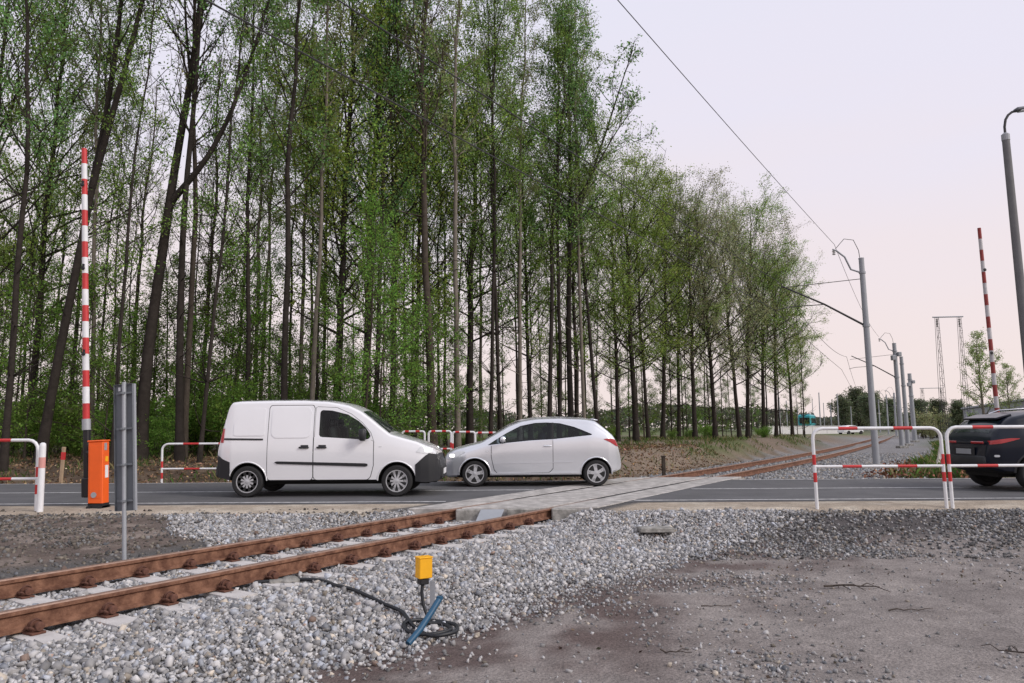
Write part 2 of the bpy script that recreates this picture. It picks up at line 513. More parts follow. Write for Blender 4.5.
# ------------------------------------------------------------------ road
b = MB()
px = np.concatenate([np.linspace(-300, -15, 20), np.linspace(-14, 16, 61), np.linspace(18, 300, 20)])
rows = [(ROAD0 - .02, -.28), (ROAD0, -.006), (ROAD0 + .6, .0), (ROADM, .0), (ROAD1 - .6, .0), (ROAD1, -.006), (ROAD1 + .02, -.28)]
vs = [(x, y + .012 * math.sin(x * 2.1 + i) * (i in (0, 1, 5, 6)), z) for i, (y, z) in enumerate(rows) for x in px]
n = len(px)
fs = [(i * n + k, i * n + k + 1, (i + 1) * n + k + 1, (i + 1) * n + k) for i in range(len(rows) - 1) for k in range(n - 1)]
b.add(vs, fs)
road = tag(b.build('road', M['asphalt'], smooth=40), kind='structure')
def road_line(name, y0, y1, x0, x1):
    m = MB(); k = int(abs(x1 - x0) / 4) + 1
    q = [(x0 + (x1 - x0) * i / k, y, .005) for y in (y0, y1) for i in range(k + 1)]
    m.add(q, [(i, i + 1, i + k + 2, i + k + 1) for i in range(k)])
    return m.build(name, M['paint'], road)
def xl(y): return float(xc(y)) - 1.62
def xr(y): return float(xc(y)) + 1.62
road_line('edge_line', ROAD0 + .16, ROAD0 + .28, -200, xl(ROAD0) - .05)
road_line('edge_line', ROAD0 + .16, ROAD0 + .28, xr(ROAD0) + .2, 200)
road_line('centre_line', ROADM - .06, ROADM + .06, -200, xl(ROADM) - .05)
road_line('centre_line', ROADM - .06, ROADM + .06, xr(ROADM) + .15, 200)
road_line('edge_line', ROAD1 - .30, ROAD1 - .18, -200, xl(ROAD1) - .05)
road_line('edge_line', ROAD1 - .30, ROAD1 - .18, xr(ROAD1) + .15, 200)

# ------------------------------------------------------------------ crossing deck: separate concrete slabs
deck = tag(empty('crossing_deck', (0, 0, 0)), kind='structure')
rnd = random.Random(3)
YD0, YD1, ND = 12.80, 20.30, 6
HX = GAUGE / 2 / CPHI
for (a0, a1) in ((-HX - .80, -HX - .055), (-HX + .105, HX - .105), (HX + .055, HX + .80)):
    for i in range(ND):
        y0 = YD0 + (YD1 - YD0) * i / ND + .008; y1 = YD0 + (YD1 - YD0) * (i + 1) / ND - .008
        zt, bv = .007 + rnd.uniform(-.002, .003), .012
        vs = []
        for z, ins in ((-.19, 0), (zt - bv, 0), (zt, bv)):
            for (dx, y) in ((a0 + ins, y0 + ins), (a1 - ins, y0 + ins), (a1 - ins, y1 - ins), (a0 + ins, y1 - ins)):
                vs.append((float(xc(y)) + dx, y, z))
        fs = [(0, 3, 2, 1), (8, 9, 10, 11)]
        for L in (0, 4):
            for k in range(4): fs.append((L + k, L + (k + 1) % 4, L + 4 + (k + 1) % 4, L + 4 + k))
        MB().add(vs, fs).build('slab', M['slab'], deck)
# weathered end blocks and the pale deflector plate at the camera-side edge
m = MB(); m.box((float(xc(12.7)) - .50, 12.68, -.105), (.42, .17, .21), bev=.012); m.build('end_block', M['block'], deck)
m = MB(); m.box((float(xc(12.7)) + .42, 12.70, -.10), (.56, .15, .20), bev=.012); m.build('end_block', M['block'], deck)
m = MB(); m.box((float(xc(12.7)) + HX + .30, 12.70, -.105), (.42, .17, .21), bev=.012); m.build('end_block', M['block'], deck)
m = MB()
xa = float(xc(12.65))
m.add([(xa - .26, 12.60, .004), (xa + .13, 12.60, .004), (xa + .04, 12.25, -.17), (xa - .34, 12.25, -.17),
       (xa - .26, 12.60, -.012), (xa + .13, 12.60, -.012), (xa + .04, 12.25, -.186), (xa - .34, 12.25, -.186)],
      [(0, 1, 2, 3), (7, 6, 5, 4), (0, 4, 5, 1), (1, 5, 6, 2), (2, 6, 7, 3), (3, 7, 4, 0)])
m.build('deflector_plate', M['galv'], deck)

# ------------------------------------------------------------------ track
track = empty('railway_track', (0, 0, 0), 0, 'rusty single railway track on concrete sleepers running over the road crossing', 'railway track')
RAIL = [(-.066, -.165), (.066, -.165), (.066, -.150), (.014, -.130), (.010, -.055), (.034, -.040), (.036, -.010), (.030, 0.0),
        (-.030, 0.0), (-.036, -.010), (-.034, -.040), (-.010, -.055), (-.014, -.130), (-.066, -.150)]
def rail(side):
    ysr = np.concatenate([np.arange(1.0, 28, 1.0), np.arange(28, 150, 3.0)])
    m = MB(); vs, fs = [], []
    R_ = len(RAIL)
    for y in ysr:
        d = np.array([float(xc(y + .5) - xc(y - .5)), 1.0]); d /= np.hypot(*d)
        nrm = np.array([d[1], -d[0]])
        for (o, z) in RAIL:
            q = np.array([float(xc(y)), y]) + nrm * (side * GAUGE / 2 + o)
            vs.append((q[0], q[1], z))
    mi = []
    for i in range(len(ysr) - 1):
        for k in range(R_):
            fs.append((i * R_ + k, (i + 1) * R_ + k, (i + 1) * R_ + (k + 1) % R_, i * R_ + (k + 1) % R_))
            mi.append(1 if k in (6, 7, 8) else 0)
    k0 = len(m.f)
    m.add(vs, fs); m.m = mi
    o = m.build('rail', [M['rust'], M['railtop']], track, smooth=35)
    return o
rail(-1); rail(1)
# one sleeper with its fasteners, then copies
ANG = -math.atan(TS)
def fastener_mesh():
    m = MB()
    m.box((0, 0, .010), (.13, .11, .02), bev=.004)
    m.box((.012, 0, .03), (.06, .075, .03), bev=.006)
    m.lathe([(.022, -.06), (.022, .055), (.034, .056), (.034, .075), (.024, .078)], 12, 'X', (0, 0, .062))
    m.lathe([(.046, .01), (.050, .02), (.046, .03), (.040, .02)], 14, 'X', (0, .0, .06))
    m.lathe([(.046, -.03), (.050, -.02), (.046, -.01), (.040, -.02)], 14, 'X', (0, .012, .06))
    m.tube([(-.045, -.05, .03), (-.02, -.055, .05), (.03, -.05, .055), (.055, -.02, .04), (.055, .02, .04), (.03, .05, .055), (-.02, .055, .05), (-.045, .05, .03)], .011, 6)
    return m.mesh('fastener', M['bolt'], 40)
FAST = fastener_mesh()
m = MB()
prof = [(-.13, -.20), (.13, -.20), (.115, -.008), (.10, 0), (-.10, 0), (-.115, -.008)]
L2 = 1.13
vs = [(xx, p, z) for xx in (-L2, L2) for (p, z) in prof]
fs = [tuple(range(6)), tuple(reversed(range(6, 12)))] + [(k, (k + 1) % 6, 6 + (k + 1) % 6, 6 + k) for k in range(6)]
m.add(vs, fs)
SLP = m.mesh('sleeper', M['sleeper'])
SL_Y = []
y = 12.42
k = 0
while y > 1.6:
    SL_Y.append(y); y -= .56 * CPHI
rnd = random.Random(5)
for y in SL_Y:
    s = bpy.data.objects.new('sleeper', SLP); link(s, track)
    s.location = (float(xc(y)), y, -.178 + rnd.uniform(-.006, .004)); s.rotation_euler = (0, 0, ANG + rnd.uniform(-.01, .01))
    for rs_ in (-1, 1):
        for ss in (-1, 1):
            fo = bpy.data.objects.new('fastener', FAST); link(fo, s)
            fo.location = (rs_ * GAUGE / 2 + ss * .118, 0, .0); fo.rotation_euler = (0, 0, (0 if ss > 0 else math.pi) + rnd.uniform(-.08, .08))

# ------------------------------------------------------------------ broken stone
def proj(P):
    """rough picture coordinates, only used to leave out stones nobody can see"""
    v = P - np.array([0, 0, EYE])
    w = v[:, 1] * math.cos(PITCH) + v[:, 2] * math.sin(PITCH)
    u = -v[:, 1] * math.sin(PITCH) + v[:, 2] * math.cos(PITCH)
    w = np.maximum(w, .05)
    return v[:, 0] / w * FPX / 512, u / w * FPX / 341
_ph = (1 + 5 ** .5) / 2
ICO_V = np.array([(-1, _ph, 0), (1, _ph, 0), (-1, -_ph, 0), (1, -_ph, 0), (0, -1, _ph), (0, 1, _ph), (0, -1, -_ph), (0, 1, -_ph), (_ph, 0, -1), (_ph, 0, 1), (-_ph, 0, -1), (-_ph, 0, 1)]) / 1.902
ICO_F = np.array([(0, 11, 5), (0, 5, 1), (0, 1, 7), (0, 7, 10), (0, 10, 11), (1, 5, 9), (5, 11, 4), (11, 10, 2), (10, 7, 6), (7, 1, 8), (3, 9, 4), (3, 4, 2), (3, 2, 6), (3, 6, 8), (3, 8, 9), (4, 9, 5), (2, 4, 11), (6, 2, 10), (8, 6, 7), (9, 8, 1)])
BOX_V = np.array([(x, y, z) for x in (-1, 1) for y in (-1, 1) for z in (-1, 1)]) * .72
BOX_F = np.array([(0, 1, 3), (0, 3, 2), (4, 6, 7), (4, 7, 5), (0, 4, 5), (0, 5, 1), (2, 3, 7), (2, 7, 6), (0, 2, 6), (0, 6, 4), (1, 5, 7), (1, 7, 3)])
def stones(name, P, rad, tint, label, seed=1):
    rs = np.random.RandomState(seed)
    n = len(P)
    base = BOX_V[None] * (1 + rs.uniform(-.45, .35, (n, 8, 3)))
    base = base * rs.uniform(.45, 1.40, (n, 1, 3))
    q = rs.normal(size=(n, 4)); q /= np.linalg.norm(q, axis=1)[:, None]
    w, x, y, z = q.T
    Rm = np.stack([1 - 2 * (y * y + z * z), 2 * (x * y - z * w), 2 * (x * z + y * w), 2 * (x * y + z * w), 1 - 2 * (x * x + z * z), 2 * (y * z - x * w), 2 * (x * z - y * w), 2 * (y * z + x * w), 1 - 2 * (x * x + y * y)], 1).reshape(n, 3, 3)
    V = np.einsum('nij,nkj->nki', Rm, base) * rad[:, None, None] + P[:, None, :]
    F = (BOX_F[None] + (np.arange(n) * 8)[:, None, None]).reshape(-1, 3)
    me = raw_mesh(name, V.reshape(-1, 3), F, M['stone'], False, np.repeat(tint, 8, 0))
    return tag(link(bpy.data.objects.new(name, me)), label, None, None, 'stuff')
def scatter(x0, x1, y0, y1, dens, seed, keep, margin=.22):
    rs = np.random.RandomState(seed)
    n = int((x1 - x0) * (y1 - y0) * dens)
    x, y = rs.uniform(x0, x1, n), rs.uniform(y0, y1, n)
    p = keep(x, y)
    ok = rs.rand(n) < p
    x, y = x[ok], y[ok]
    P = np.stack([x, y, gz(x, y)], 1)
    a, c = proj(P)
    ok = (np.abs(a) < 1 + margin) & (np.abs(c) < 1 + margin) & (P[:, 1] > 1.5)
    return P[ok], rs
def greys(rs, n, lo, hi, warm=.12, blue=.25):
    g = np.exp(rs.uniform(math.log(lo), math.log(hi), n))
    c = np.stack([g, g * .985, g * .985], 1)
    k = rs.rand(n)
    c[k < warm] *= np.array([1.08, .97, .82])
    c[k > 1 - blue] *= np.array([.93, .99, 1.08])
    c[(k > warm) & (k < warm + .012)] *= np.array([.8, .6, .5])
    return c
def clear_of_rails(x, y):
    t = toff(x, y)
    r = np.abs(np.abs(t) - GAUGE / 2)
    f = np.where(r < .085, 0.0, 1.0)
    sl = np.array(SL_Y)
    along = (y - t * -TS * CPHI * 0) # position along the track measured on the centre line
    yc = y + t * TS * CPHI           # foot of the perpendicular on the centre line
    dmin = np.min(np.abs(yc[:, None] - sl[None, :]), axis=1) / CPHI
    on = (dmin < .125) & (np.abs(t) < 1.10)
    return f * np.where(on, np.where(np.abs(t) < .62, .07, .12), 1.0)
def keep_ballast(x, y):
    t = toff(x, y); n1 = fbm(x, y, .5, 7); n2 = fbm(x, y, 1.7, 21)
    k = sst(toe(y) + .55, toe(y) - .35, t + 1.0 * (n1 - .5) + .5 * (n2 - .5))
    kl = sst(-1.75, -1.55, t + .3 * (n2 - .5))
    kl2 = sst(10.6, 11.6, y + (x + 4.6) * .9 + 1.2 * (n1 - .5)) * sst(12.5, 12.2, y)
    return k * np.maximum(kl, kl2) * clear_of_rails(x, y) * np.where(np.abs(t) < HX * CPHI + .7, sst(12.75, 12.6, y), sst(12.75, 12.35, y + .3 * (n2 - .5)))
P, rs = scatter(-8, 7, 2.6, 12.9, 2100, 1, keep_ballast)
rad = rs.uniform(.009, .022, len(P)) * (1 + .7 * (rs.rand(len(P)) < .10))
P[:, 2] += rad * rs.uniform(-.3, .9, len(P))
NB = len(P)
stones('track_ballast', P, rad, greys(rs, len(P), .19, .60, .06, .16), 'loose grey crushed stone heaped around the rails and sleepers', 2)
# sparse pebbles on the dirt path, thicker in the low corner and beside the ballast
def keep_path(x, y):
    t = toff(x, y); n1 = fbm(x, y, .9, 31); n2 = fbm(x, y, .35, 37)
    edge = sst(toe(y) + 3.2, toe(y) + .3, t + 2.0 * (n2 - .5))
    corner = sst(6.5, 5.4, y + (n1 - .5)) * sst(.6, 2.0, x)
    return np.clip(.03 + .55 * edge * sst(.36, .56, n1) + .6 * corner * sst(.38, .6, n1) + .22 * sst(.58, .72, n1), 0, 1) * sst(toe(y) - .4, toe(y) + .1, t) * sst(12.2, 11.2, y)
P, rs = scatter(-3, 11, 4.2, 12, 800, 5, keep_path)
rad = np.exp(rs.uniform(math.log(.005), math.log(.022), len(P)))
P[:, 2] += rad * .3
stones('path_pebbles', P, rad, greys(rs, len(P), .12, .50, .12, .1), 'scattered small pebbles lying on the dirt path', 6)
def keep_bank(x, y):
    t = toff(x, y); n1 = fbm(x, y, .8, 41)
    return (.15 + .85 * sst(.35, .6, fbm(x, y, .7, 43))) * sst(9.9, 11.8, y + 1.6 * (n1 - .5)) * sst(12.55, 12.2, y) * sst(toe(y) - .9, toe(y) + .2, t)
P, rs = scatter(1.5, 12, 10, 12.7, 1300, 8, keep_bank)
rad = rs.uniform(.011, .027, len(P)); P[:, 2] += rad * rs.uniform(-.2, .7, len(P))
stones('verge_gravel', P, rad, greys(rs, len(P), .07, .38, .15, .1), 'dark dirty gravel on the bank below the road shoulder', 9)
def keep_soil(x, y):
    t = toff(x, y); n1 = fbm(x, y, .9, 51)
    return (.2 + .5 * sst(.45, .65, n1)) * sst(-1.5, -2.0, t) * sst(13.0, 12.4, y)
P, rs = scatter(-12, 0, 5, 13.2, 700, 11, keep_soil)
rad = np.exp(rs.uniform(math.log(.007), math.log(.03), len(P))); P[:, 2] += rad * .2
stones('soil_crumbs', P, rad, greys(rs, len(P), .06, .24, .6, .02), 'brown soil clods and small stones beside the track', 12)
def keep_far(x, y):
    t = toff(x, y); n1 = fbm(x, y, .5, 61)
    return sst(-2.2, -1.9, t) * sst(6.0, 5.0, t + 2 * (n1 - .5)) * sst(19.6, 19.9, y) * np.where(np.abs(np.abs(t) - GAUGE / 2) < .1, 0, 1)
P, rs = scatter(2, 30, 19.5, 42, 95, 14, keep_far, .1)
rad = rs.uniform(.028, .055, len(P)); P[:, 2] += rad * .1
stones('far_ballast', P, rad, greys(rs, len(P), .15, .40), 'grey crushed stone around the track beyond the road', 15)

# ------------------------------------------------------------------ vehicles
def smoothcurve(pts, win):
    """control points -> callable with softened corners"""
    p = np.array(pts, float)
    xs_ = np.linspace(p[0, 0], p[-1, 0], 1200)
    zs_ = np.interp(xs_, p[:, 0], p[:, 1])
    w = max(3, int(win / (p[-1, 0] - p[0, 0]) * 1200) | 1)
    ker = np.hanning(w + 2)[1:-1]; ker /= ker.sum()
    pad = w // 2
    zz = np.concatenate([2 * zs_[0] - zs_[1:pad + 1][::-1], zs_, 2 * zs_[-1] - zs_[-pad - 1:-1][::-1]])
    zz = np.convolve(zz, ker, 'valid')
    return lambda x: float(np.interp(x, xs_, zz))

class Body:
    def __init__(s, top, bot, wid, belt, tum, rr, crown=.03, win=.10):
        s.top, s.bot, s.wid = smoothcurve(top, win), smoothcurve(bot, win), smoothcurve(wid, win)
        s.belt, s.tum, s.rr, s.crown = smoothcurve(belt, win), tum, rr, crown
        s.x0, s.x1 = top[0][0], top[-1][0]
    def sec(s, x):
        zb, zt, w = s.bot(x), s.top(x), s.wid(x)
        B = min(s.belt(x), zt - .06)
        p = [(0, zb), (w * .70, zb), (w * .88, zb + .015), (w * .955, zb + .06)]
        z0 = zb + .06
        for k in range(1, 8):
            u = k / 7
            p.append((w * (.955 + .045 * math.sin(math.pi * .5 * min(1, u * 1.25)) - .012 * max(0, u - .75) * 4), z0 + (B - z0) * u))
        wb = p[-1][0]
        h = zt - B
        r = min(s.rr, h * .85)
        cr_ = s.crown * min(1, h / .4) + .012
        ze = zt - cr_
        zr = max(B + .004, ze - r * .8)
        for k in range(1, 8):
            u = k / 7; z = B + (zr - B) * u
            p.append((wb - s.tum * (z - B) - .02 * u * u * min(1, h / .5), z))
        yr = p[-1][0]
        for a in (18, 36, 54, 72, 90):
            a = math.radians(a)
            p.append((yr - r * (1 - math.cos(a)), zr + (ze - zr) * math.sin(a)))
        yi = p[-1][0]
        for k in range(1, 6):
            y_ = yi * (1 - k / 5)
            p.append((y_, ze + cr_ * (1 - (y_ / yi) ** 2)))
        return p
    def side(s, x, z):
        q = s.sec(x)[3:23]
        return float(np.interp(z, [a[1] for a in q], [a[0] for a in q]))
    def over(s, x, y):
        q = s.sec(x)[17:][::-1]
        return float(np.interp(abs(y), [a[0] for a in q], [a[1] for a in q]))
    def mesh_mb(s, n=110):
        # stations, denser toward the two ends
        u = np.linspace(0, 1, n); u = u - .6 * np.sin(2 * np.pi * u) / (2 * np.pi)
        xs_ = s.x0 + (s.x1 - s.x0) * u
        m = MB(); vs, fs = [], []
        ring = None
        for x in xs_:
            q = s.sec(x)
            R_ = [(x, y, z) for (y, z) in q] + [(x, -y, z) for (y, z) in q[-2:0:-1]]
            ring = len(R_); vs += R_
        for i in range(n - 1):
            for k in range(ring):
                fs.append((i * ring + k, i * ring + (k + 1) % ring, (i + 1) * ring + (k + 1) % ring, (i + 1) * ring + k))
        fs.append(tuple(range(ring))); fs.append(tuple((n - 1) * ring + k for k in reversed(range(ring))))
        m.add(vs, fs)
        return m

def cut_arches(me, mats, wheels, ra, hw, dark=None, openings=()):
    """open the wheel arches and paint their lining black"""
    o = bpy.data.objects.new('tmp_body', me); link(o)
    cutters = []
    for (wx, wz) in wheels:
        for sgn in (-1, 1):
            m = MB(); y0, y1 = sgn * (hw - .30), sgn * (hw + .3)
            m.lathe([(ra, min(y0, y1)), (ra, max(y0, y1))], 40, 'Y', (wx, 0, wz))
            c = m.build('tmp_cut', M['underbody']); c.hide_render = True
            md = o.modifiers.new('b', 'BOOLEAN'); md.operation = 'DIFFERENCE'; md.object = c; md.solver = 'EXACT'
            cutters.append(c)
    for (lo, hi) in openings:          # cut the side windows right through the cabin
        lo, hi = np.array(lo), np.array(hi)
        m = MB(); ring = [tuple(p) for p in lo] + [tuple(p) for p in hi[::-1]]
        k = len(ring)
        m.add([(x, -1.4, z) for x, z in ring] + [(x, 1.4, z) for x, z in ring], [tuple(range(k)), tuple(reversed(range(k, 2 * k)))] + [(i, (i + 1) % k, k + (i + 1) % k, k + i) for i in range(k)])
        c = m.build('tmp_cut', M['underbody']); c.hide_render = True
        md = o.modifiers.new('b', 'BOOLEAN'); md.operation = 'DIFFERENCE'; md.object = c; md.solver = 'EXACT'
        cutters.append(c)
    dg = bpy.context.evaluated_depsgraph_get(); dg.update()
    nm = bpy.data.meshes.new_from_object(o.evaluated_get(dg))
    for c in cutters + [o]: bpy.data.objects.remove(c)
    nm.materials.clear()
    for q in mats: nm.materials.append(q)
    for p in nm.polygons:
        c = p.center
        p.material_index = 0
        if c.z < min(v[1] for v in wheels) + 1.5 * ra:
            for (wx, wz) in wheels:
                d = math.hypot(c.x - wx, c.z - wz)
                if d < ra * 1.004 and (abs(p.normal.y) < .3 or abs(c.y) < hw - .25): p.material_index = 1
        if p.normal.z < -.8: p.material_index = 1
        if openings and len(p.vertices) >= 3 and max(abs(nm.vertices[i].co.y) for i in p.vertices) > .3 and p.area > .02 and abs(p.normal.y) < .2 and min(nm.vertices[i].co.y for i in p.vertices) * max(nm.vertices[i].co.y for i in p.vertices) < -.05 and abs(c.x) < 1.5 and 1.0 < c.z < 1.85: p.material_index = 1
        if p.material_index == 0 and dark and dark(c): p.material_index = 2
        p.use_smooth = True
    nm.set_sharp_from_angle(angle=math.radians(32))
    return nm

def side_patch(body, name, lo, hi, material, parent, sgn=1, off=.004, nz=5, nxs=40, th=.012, lift=None):
    """a panel lying on the body side between two outline curves (lists of x,z)"""
    lo, hi = np.array(lo, float), np.array(hi, float)
    x0, x1 = max(lo[0, 0], hi[0, 0]), min(lo[-1, 0], hi[-1, 0])
    m = MB(); G_ = []
    for x in np.linspace(x0, x1, nxs):
        a, c = np.interp(x, lo[:, 0], lo[:, 1]), np.interp(x, hi[:, 0], hi[:, 1])
        for k in range(nz):
            z = a + (c - a) * k / (nz - 1)
            G_.append((x, body.side(x, z) + off, z))
    N = len(G_)
    vs = [(x, sgn * y, z) for x, y, z in G_] + [(x, sgn * (y - off - th), z) for x, y, z in G_]
    fs = []
    for i in range(nxs - 1):
        for k in range(nz - 1):
            q = (i * nz + k, (i + 1) * nz + k, (i + 1) * nz + k + 1, i * nz + k + 1)
            fs.append(q)
    edge = [k for k in range(nz)] + [i * nz + nz - 1 for i in range(1, nxs)] + [(nxs - 1) * nz + k for k in range(nz - 2, -1, -1)] + [i * nz for i in range(nxs - 2, 0, -1)]
    for a, c in zip(edge, edge[1:] + edge[:1]): fs.append((a, c, c + N, a + N))
    m.add(vs, fs)
    return m.build(name, material, parent, smooth=30)

def top_patch(body, name, x0, x1, yw, material, parent, off=.004, nxs=24, ny=15):
    """a panel lying on the body top (windscreen, rear window); yw(x) = half width"""
    m = MB(); vs, fs = [], []
    for x in np.linspace(x0, x1, nxs):
        for k in range(ny):
            y = yw(x) * (-1 + 2 * k / (ny - 1))
            vs.append((x, y, body.over(x, y) + off))
    for i in range(nxs - 1):
        for k in range(ny - 1): fs.append((i * ny + k, (i + 1) * ny + k, (i + 1) * ny + k + 1, i * ny + k + 1))
    N = len(vs)
    vs += [(x, y, z - off - .01) for x, y, z in vs]
    edge = list(range(ny)) + [i * ny + ny - 1 for i in range(1, nxs)] + [(nxs - 1) * ny + k for k in range(ny - 2, -1, -1)] + [i * ny for i in range(nxs - 2, 0, -1)]
    for a, c in zip(edge, edge[1:] + edge[:1]): fs.append((a, c, c + N, a + N))
    m.add(vs, fs)
    return m.build(name, material, parent, smooth=30)

def rounded(x0, x1, z0, z1, r):
    """outline curves of a rounded rectangle"""
    a = [math.radians(d) for d in (0, 15, 30, 45, 60, 75, 90)]
    lo = [(x0 + r - r * math.cos(t), z0 + r - r * math.sin(t)) for t in a] + [(x1 - r + r * math.sin(t), z0 + r - r * math.cos(t)) for t in a]
    hi = [(x0 + r - r * math.cos(t), z1 - r + r * math.sin(t)) for t in a] + [(x1 - r + r * math.sin(t), z1 - r + r * math.cos(t)) for t in a]
    return lo, hi

def wheel_meshes(r, width, rim_r, spokes, style):
    t = MB()
    h = width / 2
    t.lathe([(rim_r, -h * .8), (rim_r + .015, -h), (r - .03, -h), (r - .008, -h * .8), (r, -h * .45), (r, h * .45), (r - .008, h * .8), (r - .03, h), (rim_r + .015, h), (rim_r, h * .8)], 36, 'Y')
    tm = t.mesh('tyre', M['tyre'], 40)
    w = MB()
    # outside face is +y
    w.lathe([(rim_r + .002, h * .75), (rim_r + .004, h * .86), (rim_r - .014, h * .86), (rim_r - .022, h * .55)], 36, 'Y')
    w.lathe([(rim_r - .02, h * .25), (rim_r - .02, h * .28), (.01, h * .30)], 24, 'Y', mi=1)
    w.lathe([(.055, h * .3), (.052, h * .80), (.035, h * .88), (.004, h * .88)], 16, 'Y')
    for k in range(spokes):
        a = 2 * math.pi * k / spokes + .3
        ca, sa = math.cos(a), math.sin(a)
        w0, w1 = style
        pts = []
        for (rr_, ww, yy) in ((.03, w0, h * .84), (rim_r * .6, (w0 + w1) / 2 * .85, h * .80), (rim_r - .008, w1, h * .80)):
            pts.append((rr_, ww, yy))
        vs = []
        for (rr_, ww, yy) in pts:
            for sg in (-1, 1):
                for dy in (0, -.03):
                    vs.append((ca * rr_ - sa * sg * ww / 2, yy + dy, sa * rr_ + ca * sg * ww / 2))
        fs = []
        for i in range(2):
            o_ = i * 4
            fs += [(o_, o_ + 2, o_ + 6, o_ + 4), (o_ + 1, o_ + 5, o_ + 7, o_ + 3), (o_, o_ + 4, o_ + 5, o_ + 1), (o_ + 2, o_ + 3, o_ + 7, o_ + 6)]
        w.add(vs, fs)
    rm = w.mesh('rim', [M['rim'], M['underbody']], 35)
    return tm, rm
def add_wheels(root, wheels, hw, width, tm, rm, steer=0.0):
    rr_ = random.Random(4)
    for (wx, wz) in wheels:
        for sgn in (1, -1):
            e_ = bpy.data.objects.new('wheel', tm); link(e_, root)
            e_.location = (wx, sgn * (hw - width / 2 - .015), wz)
            e_.rotation_euler = (0, rr_.uniform(0, 6), 0 if sgn > 0 else math.pi)
            q = bpy.data.objects.new('rim', rm); link(q, e_)

def mirror_part(root, x, y, z, d, sgn, paint, base):
    m = MB(); m.box((x, sgn * y, z), d, bev=.035)
    o = m.build('mirror', paint, root, smooth=50)
    m = MB(); m.tube([(x + .0, sgn * (y - d[1] * .4), z - d[2] * .35), (x + .04, sgn * (y - d[1] * .5 - .07), z - d[2] * .55)], .025, 8); m.build('mirror_arm', base, o)
    return o

# ---- white panel van, nose to +x; y>0 is its left, so the side toward the camera is y<0
def vp(px_, py_): return ((px_ - 331) / 49.3, (497.5 - py_) / 49.3)
van = empty('panel_van', (-3.66, 15.90, 0.0), 0.0, 'white panel van with dark grey bumpers and a black side rail on the road', 'van')
vtop = [(-2.30, .98), (-2.27, 1.10), (-2.20, 1.45), (-2.12, 1.86), (-2.06, 1.945), (-1.9, 1.965), (-1.3, 1.975), (-.6, 1.975), (-.1, 1.95), (.32, 1.87), (.55, 1.765), (.80, 1.58), (1.17, 1.275), (1.40, 1.205), (1.72, 1.115), (1.98, 1.0), (2.10, .88), (2.16, .74), (2.20, .58)]
vbot = [(-2.30, .40), (-2.1, .33), (-1.4, .30), (1.0, .28), (1.9, .27), (2.1, .26), (2.20, .33)]
vwid = [(-2.30, .78), (-2.22, .84), (-2.0, .885), (-1, .90), (.9, .90), (1.4, .885), (1.8, .85), (1.98, .79), (2.1, .68), (2.20, .50)]
vbelt = [(-2.3, 1.08), (-1, 1.12), (.7, 1.10), (1.2, 1.02), (2.2, .75)]
vb = Body(vtop, vbot, vwid, vbelt, .12, .085, win=.06)
VW = [(-1.66, .312), (1.335, .312)]
VLO = [(-.24, 1.24), (-.215, 1.20), (-.17, 1.19), (.70, 1.135), (.76, 1.15), (.795, 1.19)]
VHI = [(-.24, 1.68), (-.225, 1.715), (-.19, 1.735), (.0, 1.725), (.32, 1.645), (.55, 1.51), (.70, 1.375), (.78, 1.26), (.795, 1.215)]
me = cut_arches(vb.mesh_mb().mesh('body', M['carwhite']), [M['carwhite'], M['underbody'], M['bumper']], VW, .375, .90, lambda c: (c.x > 2.0 and c.z < .84) or (c.x < -2.21 and c.z < .80), [(VLO, VHI)])
me.name = 'body'
link(bpy.data.objects.new('body', me), van)
